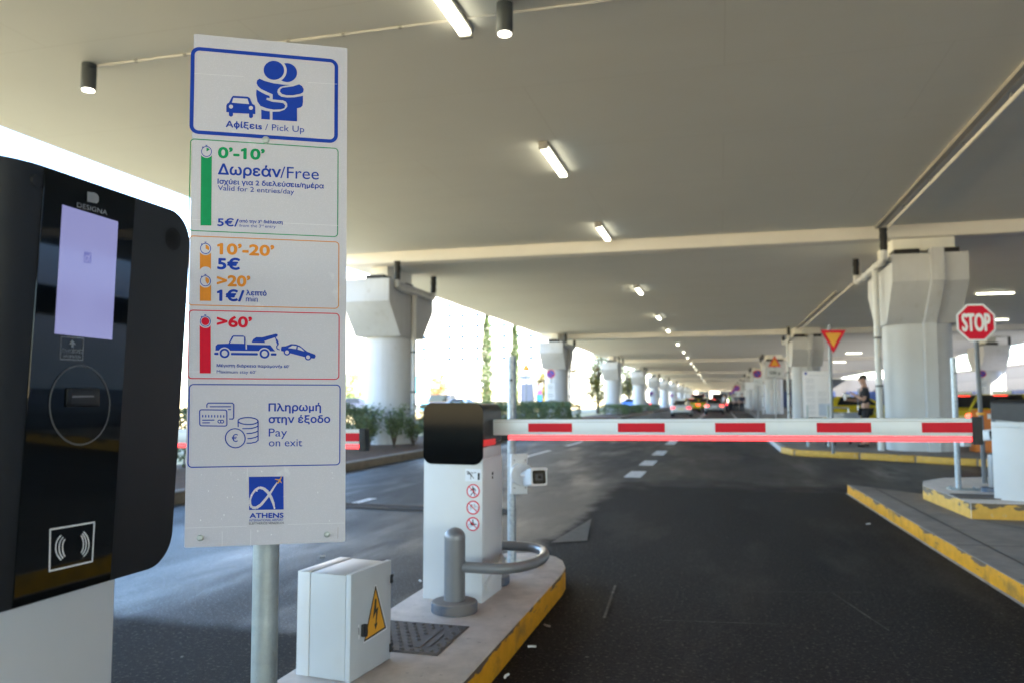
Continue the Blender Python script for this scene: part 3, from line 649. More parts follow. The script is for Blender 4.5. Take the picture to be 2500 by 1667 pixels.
# tow truck
P_(z3, [(378, 1215), (380, 1170), (400, 1150), (510, 1145), (545, 1075), (560, 1065), (660, 1065), (680, 1080), (682, 1200), (696, 1200), (696, 1152), (930, 1155), (980, 1217)], BL)
P_(z3, [(562, 1078), (668, 1078), (668, 1145), (525, 1143)], WH)
for x0, x1 in ((365, 412), (533, 805), (935, 993)): P_(z3, rrect(x0, 1236, x1, 1260, 10), BL)
for x in (470, 872): C_(z3, x, 1242, 62, 60, WH); C_(z3, x, 1242, 50, 48, BL); C_(z3, x, 1242, 30, 29, WH)
P_(z3, [(742, 1133), (760, 1100), (790, 1080), (850, 1080), (990, 1043), (1008, 1052), (1003, 1072), (870, 1118), (882, 1135)], BL)
stroke(pr_, SP, [(980, 1075), (998, 1112), (1010, 1150), (996, 1165), (995, 1180), (1003, 1194), (1022, 1200)], .0024, BL, H, z3)
stroke(pr_, SP, [(996, 1108), (1008, 1142)], .0046, BL, H, z3)
P_(z3, [(1038, 1190), (1045, 1168), (1085, 1165), (1140, 1142), (1190, 1145), (1230, 1160), (1300, 1215), (1380, 1245), (1387, 1262), (1375, 1285), (1345, 1283), (1270, 1270), (1130, 1235), (1040, 1212)], BL)
P_(z3, [(1110, 1182), (1155, 1157), (1197, 1162), (1190, 1192)], WH); P_(z3, [(1208, 1166), (1240, 1180), (1275, 1215), (1205, 1196)], WH)
for x, y in ((1098, 1225), (1310, 1272)): C_(z3, x, y, 33, 32, BL); C_(z3, x, y, 20, 19, WH)
pr_.build('tow_truck_pictogram', MI, pan, smooth=0, world=True); pr_ = new_pr()
# cards and coins
def SB(pts, wd=.0024): stroke(pr_, SP, pts, wd, BL, H, z4)
q = rrect(175, 337, 401, 470, 16, 4); SB(q + [q[0]])
SB([(236, 316), (236, 295), (248, 281), (448, 279), (460, 290), (458, 400), (450, 411), (423, 411)]); SB([(263, 311), (433, 309)]); SB([(415, 333), (433, 333)])
for k in range(8): SB([(201 + k * 25, 383), (201 + k * 25, 396)], .0026)
SB([(200, 423), (295, 421)]); SB([(200, 445), (257, 444)])
for x in (340, 362): C_(z4, x, 433, 17, 16, BL); C_(z4, x, 433, 9, 8, WH)
e = circ(577, 426, 83, 29, 28); SB(e + [e[0]])
SB([(495, 432), (495, 474)]); SB([(661, 426), (659, 585), (640, 600), (600, 609), (567, 610)])
for y, x0 in ((490, 533), (530, 567), (572, 575)): SB([(x0, y), (600, y - 2), (640, y - 12), (660, y - 24)])
e = circ(470, 570, 82, 79, 32); SB(e + [e[0]])
pr_.build('payment_pictogram', MI, pan, smooth=0, world=True); pr_ = new_pr()
# wording
T_(z1, 'Αφίξεις', (643, 1313), (1105, 1340), 78, BL, BD); T_(z1, '/ Pick Up', (1145, 1345), (1643, 1370), 78, BL)
pr_.build('lettering', MI, pan, smooth=0, world=True); pr_ = new_pr()
T_(z2, '0’-10’', (538, 297), (1135, 318), 143, GR, BD + .012); T_(z2, 'Δωρεάν', (535, 505), (1340, 538), 135, BL, BD); T_(z2, '/Free', (1330, 543), (1822, 558), 145, BL)
T_(z2, 'Ισχύει για 2 διελεύσεις/ημέρα', (530, 625), (1885, 672), 64, BL, BD); T_(z2, 'Valid for 2 entries/day', (533, 706), (1505, 745), 62, BL, .004)
T_(z2, '5€/', (522, 1162), (795, 1168), 98, BL, BD)
T_(z2, 'από την 3', (803, 1114), (1065, 1122), 38, BL, BD); T_(z2, 'η', (1070, 1100), (1090, 1101), 24, BL, BD); T_(z2, 'διέλευση', (1113, 1122), (1357, 1128), 40, BL, BD)
T_(z2, 'from the 3', (803, 1172), (1076, 1177), 38, BL); T_(z2, 'rd', (1082, 1158), (1112, 1159), 22, BL); T_(z2, 'entry', (1130, 1178), (1265, 1182), 38, BL)
pr_.build('lettering', MI, pan, smooth=0, world=True); pr_ = new_pr()
T_(z3, '10’-20’', (405, 252), (980, 267), 114, OR, BD + .012); T_(z3, '5€', (405, 403), (635, 408), 114, BL, BD + .010); T_(z3, '>20’', (398, 572), (735, 577), 114, OR, BD + .012)
T_(z3, '1€/', (398, 722), (675, 725), 114, BL, BD + .010); T_(z3, 'λεπτό', (693, 662), (900, 665), 52, BL, BD); T_(z3, 'min', (690, 724), (810, 726), 60, BL)
pr_.build('lettering', MI, pan, smooth=0, world=True); pr_ = new_pr()
T_(z3, '>60’', (393, 979), (748, 988), 112, RD, BD + .012); T_(z3, 'Μέγιστη διάρκεια παραμονής 60’', (388, 1380), (1120, 1383), 30, BL, BD); T_(z3, 'Maximum stay 60’', (388, 1442), (785, 1444), 31, BL, .004)
pr_.build('lettering', MI, pan, smooth=0, world=True); pr_ = new_pr()
T_(z4, 'Πληρωμή', (747, 345), (1185, 337), 64, BL, BD); T_(z4, 'στην έξοδο', (747, 442), (1260, 434), 62, BL, BD); T_(z4, 'Pay', (747, 553), (900, 550), 66, BL); T_(z4, 'on exit', (747, 635), (1025, 631), 62, BL)
T_(z4, '€', (438, 600), (490, 599), 60, BL, .004)
pr_.build('lettering', MI, pan, smooth=0, world=True); pr_ = new_pr()
for z, pts in ((z1, [(250, 634), (880, 668)]), (z1, [(1700, 735), (2070, 752)]), (z2, [(170, 1083), (500, 1090)]), (z2, [(1300, 1112), (2060, 1140)]), (z3, [(60, 1430), (560, 1432)]), (z4, [(38, 1322), (560, 1300)]), (z4, [(900, 1282), (1370, 1266)])):
    stroke(pr_, SP, pts, .0007, 0, H, z, False)
for k in range(26):
    x, y = random.uniform(100, 1300), random.uniform(820, 1440); r = random.uniform(2, 7); pr_.flat(SP, [px(SP, circ(x, y, r * random.uniform(.5, 1), r * random.uniform(.8, 1.8), 9), z4)], 0, H)
for x, y0, y1 in ((352, 1345, 1470), (590, 1330, 1460), (566, 820, 930), (432, 850, 880), (1315, 1300, 1395)): stroke(pr_, SP, [(x, y0), (x - 3, y1)], .0008 if x < 1300 else .0006, 0 if x < 1300 else 1, H, z4, False)
pr_.build('scuffs_and_seams', [mat('sheeting_scuff', (.74, .74, .76), .6), mat('rust_streak', (.25, .17, .12), .8)], pan, smooth=0, world=True); pr_ = new_pr()
# airport emblem
P_(z4, [(578, 890), (866, 883), (865, 1158), (577, 1166)], BL)
def ribbon(pts, w0, w1):
    n = len(pts)
    for i in range(n - 1):
        (x, y), (X, Y) = pts[i], pts[i + 1]; d = max(1e-6, math.hypot(X - x, Y - y)); nx, ny = -(Y - y) / d, (X - x) / d
        a = w0[i] if isinstance(w0, list) else w0 + (w1 - w0) * i / (n - 1); c = w0[i + 1] if isinstance(w0, list) else w0 + (w1 - w0) * (i + 1) / (n - 1)
        P_(z4, [(x + nx * a, y + ny * a), (x - nx * a, y - ny * a), (X - nx * c, Y - ny * c), (X + nx * c, Y + ny * c)], WH)
ribbon([(789, 1156), (780, 1110), (762, 1060), (735, 1015), (700, 985), (665, 978), (630, 998), (603, 1035), (586, 1080), (586, 1120), (602, 1145), (635, 1148), (675, 1122), (715, 1075), (750, 1030), (785, 975), (815, 933)], [5, 10, 12, 13, 12, 10, 9, 8, 8, 10, 11, 12, 11, 10, 9, 7, 5], 0)
P_(z4, [(815, 938), (840, 895), (851, 880), (850, 898), (826, 940), (812, 945)], YE); P_(z4, [(795, 905), (835, 908), (853, 938), (846, 938), (828, 918), (795, 910)], YE); P_(z4, [(806, 930), (822, 932), (828, 942), (808, 934)], YE)
T_(z4, 'ATHENS', (580, 1233), (863, 1227), 42, BL, .035); T_(z4, 'INTERNATIONAL AIRPORT', (577, 1262), (862, 1252), 19, BL, .004); T_(z4, 'ELEFTHERIOS VENIZELOS', (575, 1287), (866, 1278), 18, IK)
pr_.build('airport_emblem', MI, pan, smooth=0, world=True)
for z, x, y, r in ((z1, 1153, 1473, .0082), (z4, 167, 1403, .0068), (z4, 1223, 1362, .0064)):
    a, c = SP.hit(*z(x, y)); b = MB(); b.slab(SP, circ(a, c, r * 1.12, n=20), .0, .0016); b.slab(SP, circ(a, c, r, n=6), .0016, .0065); b.build('bolt', M_bolt, ts, world=True, bevel=.0008)

# ---- ticket machine
TP = Plane((-.9235, .60, 1.0), (0, 1, 0), (.034, 0, 1))
tm = thing('ticket_machine', 'black parking ticket machine head with lit screen on a white pedestal', 'ticket machine', (-1.05, .9, .15))
def head(name, mats, s_prof, t0, t1, rc, back, inset):
    b = MB(); n = len(s_prof); v = []
    smax = s_prof[-1][0]
    for s, h in s_prof:
        e = smax - s; k = rc - sqrt(max(0, rc * rc - (rc - e) ** 2)) if e < rc else 0
        v.append((s, h, t0 + k, t1 - k))
    for s, h, a, c in v: b.v += [tuple(TP.at(s, a, h)), tuple(TP.at(s, c, h)), tuple(TP.at(s, a, back)), tuple(TP.at(s, c, back))]
    for i in range(n - 1):
        p, q_ = i * 4, i * 4 + 4
        b.f += [[p, q_, q_ + 1, p + 1], [p + 1, q_ + 1, q_ + 3, p + 3], [p + 2, q_ + 2, q_, p], [p + 3, q_ + 3, q_ + 2, p + 2]]
    b.f += [[0, 1, 3, 2], [4 * n - 4, 4 * n - 2, 4 * n - 1, 4 * n - 3]]; b.m = [0] * len(b.f)
    return b.build(name, mats, tm, world=True, smooth=40)
S0 = .05
lf = [(S0 + .105 - .105 * cos(a), -.11 + .11 * sin(a)) for a in [pi / 2 * k / 12 for k in range(13)]]
lf = [(s + .105, h) for s, h in lf]
prof = lf + [(.30, 0), (.42, 0), (.45, 0)] + [(.571 - .055 + .055 * sin(a), 0) for a in [pi / 2 * k / 10 for k in range(11)]]
hd = head('head_case', M_matte, prof, .0, .604, .055, -.115, 0)
sh = [(s + (.003 if s > .3 else 0), -.117) for s, h in prof]
head('rear_shell', M_white, sh, -.004, .606, .058, -.21, 0)
gl = MB(); z5 = Z(3.0146, 0, 380); z6 = Z(1.808, 0, 800)
s0, s1 = TP.hit(*z5(320, 140))[0], TP.hit(*z5(985, 400))[0]
gl.slab(TP, [(s0, .0015), (s1, .0015), (s1, .6025), (s0, .6025)], 0, .002); glo = gl.build('glass_panel', M_gloss, tm, world=True, smooth=0, bevel=.0008)
pm = [M_wink, M_gink, M_ink]; b = MB()
def TPp(z, pts, mi, h=.0026): b.flat(TP, [px(TP, pts, z)], mi, h)
TPp(z5, [(632, 268), (685, 275), (708, 290), (718, 312), (716, 340), (703, 355), (632, 341)], 1)
text_on(b, TP, 'DESIGNA', z5(555, 381), z5(778, 440), 12, 1, .0026, .012)
b.build('maker_mark', pm, glo, smooth=0, world=True); b = MB()
fr = [(440, 1332), (605, 1345), (597, 1503), (433, 1497)]; stroke(b, TP, fr + [fr[0]], .0011, 1, .0026, z5)
TPp(z5, [(520, 1352), (547, 1388), (536, 1392), (532, 1382), (530, 1410), (513, 1409), (514, 1381), (506, 1392), (497, 1384)], 1)
text_on(b, TP, 'ΠΛΗΡΟΦΟΡΙΕΣ', z5(445, 1447), z5(597, 1455), 9, 1, .0026); text_on(b, TP, 'INFORMATION', z5(453, 1484), z5(582, 1490), 7, 1, .0026)
b.build('information_label', pm, glo, smooth=0, world=True)
b = MB(); stroke(b, TP, circ(345, 340, 133, 174, 48) + [(478, 340)], .0024, 0, .0024, z6); b.build('ring_mark', [mat('ring_print', (.11, .11, .11), .3)], glo, smooth=0, world=True)
b = MB(); fr = [(215, 888), (410, 856), (401, 1028), (212, 1071)]; stroke(b, TP, fr + [fr[0]], .0026, 0, .0026, z6)
for r in (1.0, .72, .44):
    for sg in (-1, 1):
        pts = [(313 + sg * (22 + 48 * r * cos(a)) - (4 if sg < 0 else -2), 962 + (6 if sg < 0 else -10) + 62 * (.45 + .55 * r) * sin(a)) for a in [radians(-58 + 116 * k / 12) for k in range(13)]]
        stroke(b, TP, pts, .0023, 0, .0026, z6)
b.build('contactless_symbol', [M_wink], glo, smooth=0, world=True)
M_scr = mat('lit_screen', (.02, .02, .03), .08, emit=(.40, .41, .80), estr=.036, var=0)
b = MB(); q = px(TP, [(392, 1310), (815, 1355), (860, 488), (450, 363)], z5); b.slab(TP, q, .001, .0026); scr = b.build('screen', M_scr, tm, world=True, smooth=0)
b = MB(); q = px(TP, [(605, 790), (660, 795), (664, 718), (608, 707)], z5); b.flat(TP, [q], 0, .0027)
stroke(b, TP, [(652, 785), (640, 745), (622, 738), (612, 762), (622, 782), (640, 765), (655, 725)], .0011, 1, .0028, z5)
b.build('screen_emblem', [mat('screen_emblem_blue', (.02, .02, .03), .1, emit=(.22, .22, .60), estr=.036), mat('screen_emblem_pale', (.02, .02, .03), .1, emit=(.45, .45, .86), estr=.036)], scr, smooth=0, world=True)
b = MB(); q0 = px(TP, [(283, 348), (428, 346), (428, 266), (287, 265)], z6); b.slab(TP, q0, .002, .006)
sl_ = b.build('ticket_slot', M_matte, tm, world=True, bevel=.002); b = MB(); b.slab(TP, px(TP, [(297, 334), (412, 332), (405, 280), (300, 280)], z6), .006, .0064); b.build('slot_mouth', M_ink, sl_, world=True, smooth=0)
b = MB(); b.slab(TP, px(TP, [(303, 306), (400, 304), (398, 297), (303, 298)], z6), .0065, .0068); b.build('slot_lip', M_greyst, sl_, world=True, smooth=0)
b = MB()
cx, cy = TP.hit(*z5(1272, 615)); R = .0195
for k in range(-7, 8):
    o = k * .0026; L = sqrt(max(0, R * R - o * o))
    d = Vector((.66, -.75)); n = Vector((.75, .66)); c = Vector((cx, cy)) + n * o
    if L > .004: stroke(b, TP, [tuple(c - d * L), tuple(c + d * L)], .0012, 0, .0004, False, False)
b.build('speaker_grille', [mat('grille_black', (.002, .002, .002), .9)], tm, smooth=0, world=True)
a, c = TP.hit(*z5(290, 195)); b = MB(); b.slab(TP, circ(a - .004, c, .0085, n=24), -.006, .0012); b.build('lock', M_ink, tm, world=True, bevel=.001)
MB().span((-1.30, .60, .148), (-.952, 1.078, 1.0)).build('pedestal', M_white, tm, world=True, bevel=.006)

# ---- electrical cabinet
e0, e1 = Vector((-1.455, 2.93, .15)), Vector((-1.42, 3.25, .15)); ud = (e1 - e0).normalized(); DP = Plane(e0, ud, (0, 0, 1)); dw = (e1 - e0).length; dh = .425
ec = thing('electrical_cabinet', 'small grey steel electrical cabinet with yellow warning triangle', 'electrical cabinet', (-1.55, 3.08, .15), 0)
b = MB(); b.slab(DP, [(.006, 0), (dw - .006, 0), (dw - .006, dh - .006), (.006, dh - .006)], -.20, -.028); b.build('body', M_boxgrey, ec, world=True, bevel=.004)
b = MB(); b.slab(DP, [(.004, 0), (dw - .004, 0), (dw - .004, dh - .004), (.004, dh - .004)], -.262, -.2015); b.build('mounting_frame', M_white, ec, world=True, bevel=.003)
b = MB(); b.slab(DP, [(.008, .006), (dw - .008, .006), (dw - .008, dh - .01), (.008, dh - .01)], -.028, -.024); b.build('door_seal', M_ink, ec, world=True, smooth=0)
b = MB(); b.slab(DP, [(0, 0), (dw, 0), (dw, dh), (0, dh)], -.024, 0); door = b.build('door', M_boxgrey, ec, world=True, bevel=.003)
z7 = Z(3.178, 680, 1300)
for v in (352, 882):
    t_ = DP.hit(*z7(875, v))[1]; b = MB()
    b.slab(DP, [(dw - .012, t_ - .018), (dw + .010, t_ - .018), (dw + .010, t_ - .006), (dw + .003, t_ - .006), (dw + .003, t_ + .006), (dw + .010, t_ + .006), (dw + .010, t_ + .018), (dw - .012, t_ + .018)], .0005, .006); b.build('hinge', M_black, door, world=True, bevel=.001)
b = MB(); b.slab(DP, px(DP, [(636, 806), (670, 800), (674, 760), (670, 702), (640, 710)], z7), 0, .014); b.build('lock', M_black, door, world=True, bevel=.003)
b = MB(); HS = .0005
b.flat(DP, [px(DP, [(660, 856), (838, 745), (842, 735), (758, 400), (750, 400), (658, 848)], z7)], 0, HS)
b.flat(DP, [px(DP, [(664, 845), (832, 738), (834, 730), (756, 411), (750, 411), (662, 838)], z7)], 1, HS)
b.flat(DP, [px(DP, [(673, 826), (822, 728), (753, 437)], z7)], 2, HS)
b.flat(DP, [px(DP, [(748, 508), (761, 512), (756, 590), (773, 570), (760, 698), (769, 692), (752, 748), (741, 704), (751, 703), (757, 610), (731, 668)], z7)], 1, HS)
b.flat(DP, [px(DP, [(617, 712), (626, 708), (628, 822), (619, 828)], z7)], 0, HS); b.flat(DP, [px(DP, [(619, 735), (624, 733), (625, 790), (620, 793)], z7)], 1, HS)
b.build('warning_sticker', [M_wink, M_ink, M_yellow], door, smooth=0, world=True)

# ---- manhole cover
mc = thing('manhole_cover', 'square studded iron manhole cover set in the island concrete', 'manhole cover', (-1.46, 3.57, .148))
MB().span((-1.69, 3.34, .1475), (-1.235, 3.80, .152)).build('frame', M_iron, mc, world=True, bevel=.001)
b = MB(); b.span((-1.68, 3.35, .152), (-1.245, 3.79, .1545))
for i in range(9):
    for j in range(9):
        x, y = -1.655 + i * .048, 3.375 + j * .048
        if 6 <= i <= 7 and 1 <= j <= 7: continue
        b.lathe([(.011, .154), (.011, .158), (.008, .161)], (x + (.024 if j % 2 else 0) - .006, y, 0), 8)
b.span((-1.37, 3.41, .154), (-1.345, 3.72, .1575)); b.span((-1.32, 3.43, .154), (-1.305, 3.62, .1575))
b.build('plate', M_iron, mc, world=True)

# ---- barrier
CPN = Plane((-1.662, 4.262, .15), (1, -.045, 0), (0, 0, 1)); CPN.n = CPN.ex.cross(CPN.ey)
z8 = Z(2.376, 1000, 840)
def make_barrier(label, group, arm=True, stickers=True):
    br = thing('parking_barrier', label, 'barrier', (-1.48, 4.43, .148), radians(-2.6), group)
    W, D = .362, .345
    X0, X1, Y0, Y1 = -W / 2, W / 2, -D / 2, D / 2
    # body in local coordinates
    b = MB(); b.span((X0, Y0, 0), (X1, Y1, .80)); b.build('cabinet_body', M_white, br, bevel=.004)
    b = MB(); b.hexa([(X0 + .004, Y0 + .004, .80), (X1 - .004, Y0 + .004, .80), (X1 - .004, Y1, .80), (X0 + .004, Y1, .80), (X0 + .004, Y0 + .01, .86), (X1 - .004, Y0 + .01, .86), (X1 - .004, Y1, .895), (X0 + .004, Y1, .895)]); b.build('cabinet_shoulder', M_white, br, bevel=.003)
    LP = Plane((X0, Y0, 0), (1, 0, 0), (0, 0, 1)); LP.n = Vector((0, -1, 0))
    b = MB(); hp = rrect(-.002, .765, W + .002, 1.115, .055, 8); b.slab(LP, hp, -.004, .006); b.build('head_glass', M_gloss2, br, smooth=30)
    hb = [(x, z) for x, z in rrect(.002, .80, W - .002, 1.112, .055, 8) if 1]
    b = MB(); b.slab(LP, [(.004, .862)] + [(W - .004, .862)] + [p for p in rrect(.004, .7, W - .004, 1.110, .053, 8) if p[1] > .9], -D + .002, -.005); b.build('head_case', M_dkmetal, br, smooth=40)
    b = MB(); b.span((X1 - .006, Y0 + .012, .868), (X1 + .001, Y1 - .12, .905)); b.build('status_light', M_ledglow, br)
    RP = Plane((X1, Y0, 0), (0, 1, 0), (0, 0, 1))
    b = MB(); b.slab(RP, [(.018, .07), (.018, .755), (.03, .775), (D - .004, .79), (D - .004, .07)], 0, .003); b.build('side_panel', M_white, br, bevel=.001)
    b = MB(); b.slab(RP, [(.012, .10), (.05, .052), (.10, .058), (.16, .10), (.24, .125), (.29, .10), (.36, .10), (.36, .16), (.30, .22), (.27, .17), (.12, .14)], .003, .022); b.build('bent_plate', M_white, br, bevel=.003)
    b = MB(); b.slab(RP, circ(.16, .705, .009, n=16), .003, .007); b.slab(RP, [(.153, .675), (.163, .675), (.161, .69), (.155, .69)], .003, .007); b.build('key_lock', M_black, br, smooth=0)
    b = MB(); b.span((X0 + .01, Y0 + .008, -.008), (X1 - .01, Y1 - .01, .001)); b.build('base_seal', M_dust, br)
    if stickers:
        zs = Z(8.711, 1120, 1140); s = MB(); IM = [M_wink, M_sred, M_ink, mat('sticker_ground', (.68, .71, .78), .5)]
        toL = lambda z, pts: [(a * 1.0 + .0, c) for a, c in px(CPN, pts, z)]
        F_ = lambda pts, mi: s.flat(LP, [toL(zs, pts)], mi, .0006)
        S_ = lambda pts, w_, mi: stroke(s, LP, toL(zs, pts), w_, mi, .0006, False)
        F_([(160, 20), (495, 30), (485, 285), (155, 285)], 3)
        for p in ([(235, 100), (265, 130), (290, 165)],): S_(p, .0085, 2)
        for p in ([(195, 75), (230, 85), (240, 100)], [(200, 110), (210, 138), (245, 130)], [(288, 160), (270, 200), (278, 240)], [(288, 165), (320, 205), (340, 222)], [(285, 95), (325, 122)], [(350, 100), (382, 104)]): S_(p, .0042, 2)
        F_(circ(228, 98, 16, 20, 14), 2); F_([(425, 110), (472, 110), (470, 262), (422, 262)], 2)
        for cx, cy in ((327, 495), (325, 847), (322, 1197)):
            F_(circ(cx, cy, 142, 150), 1); F_(circ(cx, cy, 116, 123), 3)
            if cy == 495:
                F_(circ(318, 405, 14, 17, 14), 2); S_([(328, 440), (335, 510)], .011, 2)
                for p in ([(335, 515), (300, 550), (278, 585)], [(338, 515), (352, 560), (362, 600)], [(345, 440), (370, 460), (380, 495)], [(318, 440), (300, 470), (272, 488)]): S_(p, .0052, 2)
            elif cy == 847:
                for x in (262, 395): q = circ(x, 857, 37, 42, 20); S_(q + [q[0]], .0016, 2)
                for p in ([(262, 857), (300, 790), (368, 795), (395, 857)], [(300, 790), (318, 855), (368, 795)], [(285, 775), (312, 778)], [(368, 795), (360, 768), (350, 768)], [(318, 855), (262, 857)]): S_(p, .0018, 2)
            else:
                for x in (258, 395): q = circ(x, 1230, 30, 33, 18); S_(q + [q[0]], .0024, 2)
                F_([(260, 1165), (300, 1160), (350, 1185), (400, 1190), (405, 1202), (350, 1215), (320, 1235), (285, 1220)], 2); S_([(322, 1135), (335, 1180)], .007, 2); F_(circ(324, 1112, 14, 17, 12), 2)
            S_([(cx - 88, cy - 95), (cx + 88, cy + 95)], .0052, 1)
        s.build('stickers', IM, br, smooth=0)
    if arm:
        # arm along +X, at height .93-1.02 above the island
        L0, L1, yz = X1 + .02, 2.685, -.0
        ar = MB(); ar.span((L0, -.022, .925), (L1, .022, 1.016)); a = ar.build('arm', M_alu, br, bevel=.004)
        MB().span((L0, -.0225, .9985), (L1 - .01, -.0215, 1.0005)).build('arm_groove', M_lhouse, a)
        a.rotation_euler = (0, -radians(.62), 0)
        for x in (.417, .937, 1.462, 1.972, 2.462): MB().span((x, -.0245, .944), (min(x + .258, L1 - .001), -.0222, .9935)).build('red_stripe', M_red, a)
        MB().tube([(L0 + .09, 0, .9115), (L1 - .002, 0, .9115)], .0142, 14).build('led_strip', M_led, a)
        MB().span((L0 + .05, -.018, .894), (L0 + .09, .018, .924)).build('led_end', M_black, a)
        MB().span((L1, -.028, .885), (L1 + .042, .028, 1.02)).build('arm_end_cap', M_black, a, bevel=.004)
    return br
br = make_barrier('white barrier with black head and prohibition stickers, arm lowered across the lane', 'parking barriers')
br2 = make_barrier('lowered barrier arm ending behind the tariff sign', 'parking barriers', True, False)
br2.location = (-4.79, 4.42, .058); br2.rotation_euler = (0, 0, radians(-1.2))
br3 = make_barrier('pale blue-white barrier cabinet at the right edge, turned aside', 'parking barriers', False, False)
rb = at_z(2447, 1222, .285); br3.location = (2.86, 8.98, .285); br3.rotation_euler = (0, 0, radians(62)); br3.scale = (1, .9, .9)

# ---- hoop guard
hg = thing('hoop_guard', 'grey steel hoop guard in front of the barrier cabinet', 'bollard', (-1.405, 4.06, .148))
MB().lathe([(.057, .0), (.057, .385)], n=32).build('post', M_greyst, hg)
MB().lathe([(.0575, .386)] + [(.0575 * cos(a), .392 + .052 * sin(a)) for a in [pi / 2 * k / 8 for k in range(8)]] + [(.002, .445)], n=32).build('dome_cap', M_greyst, hg)
bb = MB().lathe([(.122, 0), (.125, .006), (.125, .048), (.122, .052)], n=40).build('base', M_blbase, hg); MB().lathe([(.121, .052), (.119, .055), (.058, .06)], n=40).build('base_top', M_dust, hg)
pts = [(.03, 0, .235)]
for k in range(15):
    a = -pi / 2 + pi * k / 14; pts.append((.21 + .20 * cos(a), .33 + .33 * sin(a), .235))
pts.append((.03, .66, .235))
MB().tube([(.03, 0, .235), (.12, 0, .235)] + pts[1:-1] + [(.12, .66, .235), (.03, .66, .235)], .029, 18).build('hoop_rail', M_greyst, hg)
MB().lathe([(.057, .05), (.057, .38), (.02, .43)], (0, .66, 0), 24).build('post', M_greyst, hg); MB().lathe([(.12, 0), (.125, .006), (.125, .048), (.12, .052)], (0, .66, 0), 32).build('base', M_blbase, hg)

# ---- pole with camera
def pole(loc, top, label, plate=True, r=.03):
    t = thing('steel_pole', label, 'pole', loc, 0, 'galvanised poles by the barriers')
    MB().lathe([(r, .006), (r, top), (r * .82, top), (r * .82, top - .1)], n=24).build('tube', M_zinc, t)
    MB().lathe([(.009, 0), (.009, .012)], (.006, -r - .001, top - .17), 12, rot=Matrix.Rotation(pi / 2, 3, 'X')).build('hole', M_ink, t)
    MB().box((.05, 0, .006), (.30, .2, .012)).build('base_plate', M_galv, t, bevel=.002)
    for x in (-.07, .17):
        for y in (-.07, .07): MB().lathe([(.011, .012), (.011, .024), (.006, .03)], (x, y, 0), 6).build('anchor_bolt', M_galv, t)
    return t
pl1 = pole((-1.42, 5.31, .148), 1.44, 'galvanised pole behind the near barrier carrying a camera')
def cctv(loc, rz, label, yaw):
    t = thing('security_camera', label, 'security camera', loc, rz, 'cameras fixed to the poles')
    MB().box((.055, -.038, 0), (.115, .012, .275)).build('back_plate', M_white, t, bevel=.002)
    MB().box((.0, -.02, 0), (.004, .05, .27)).build('plate_flange', M_white, t)
    for x in (.02, .098):
        for z in (-.095, .095): MB().lathe([(.004, 0), (.004, .004)], (x, -.0445, z), 10, rot=Matrix.Rotation(pi / 2, 3, 'X')).build('screw', M_ink, t)
    MB().lathe([(.078, 0), (.078, .03), (.072, .036), (.03, .038)], (.066, -.044, 0), 36, rot=Matrix.Rotation(pi / 2, 3, 'X')).build('junction_box', M_white, t)
    MB().tube([(.068, -.08, .0), (.085, -.12, .002), (.105, -.145, .0)], .017, 14).build('joint', M_white, t)
    c = Matrix.Rotation(yaw, 4, 'Z'); o = Vector((.13, -.20, -.012))
    R3 = Matrix.Rotation(yaw, 3, 'Z') @ Matrix.Rotation(radians(-8), 3, 'X')
    b = MB(); prof = rrect(-.056, -.056, .056, .056, .016, 5); n = len(prof)
    for y, k in ((.15, .86), (.12, .92), (-.09, 1)): b.v += [tuple(o + R3 @ Vector((x * k, y, z * k))) for x, z in prof]
    for i in range(2):
        for k in range(n): b.f.append([i * n + k, i * n + (k + 1) % n, (i + 1) * n + (k + 1) % n, (i + 1) * n + k])
    b.f += [list(range(n - 1, -1, -1)), list(range(2 * n, 3 * n))]; b.m = [0] * len(b.f); h = b.build('housing', M_white, t, smooth=40)
    b = MB(); b.v = [tuple(o + R3 @ Vector((x * 1.06, y, z * 1.06 + .002))) for y in (.02, -.104) for x, z in prof if z > -.001]; m_ = len(b.v) // 2
    b.f = [[k, k + 1, m_ + k + 1, m_ + k] for k in range(m_ - 1)] + [list(range(m_ - 1, -1, -1)), list(range(m_, 2 * m_))]; b.m = [0] * len(b.f); b.build('sunshield', M_white, h, smooth=40)
    CPl = Plane(o + R3 @ Vector((0, -.0905, 0)), R3 @ Vector((1, 0, 0)), R3 @ Vector((0, 0, 1)))
    b = MB(); b.slab(CPl, rrect(-.045, -.045, .045, .045, .013, 5), 0, .002); f = b.build('front_glass', M_gloss, t, smooth=0)
    b = MB(); b.slab(CPl, rrect(-.026, -.022, .026, .024, .006, 4), .002, .0035); b.build('lens_bezel', M_matte, f, smooth=0)
    b = MB(); b.slab(CPl, circ(.002, 0, .011, n=24), .0035, .006); b.build('lens', M_gloss, f, smooth=0)
    return t
c1_ = cctv((-1.425, 5.285, .77), radians(27), 'white box camera on the pole right of the near barrier', radians(3))
pl2 = dup(pl1, 'galvanised pole on the right island beside the stop sign', (2.55, 9.78, .285)); pl2.scale = (1, 1, 1.02)
cc2 = cctv((2.58, 9.75, .90), radians(38), 'white camera on the right island pole, partly behind the barrier end', radians(0))
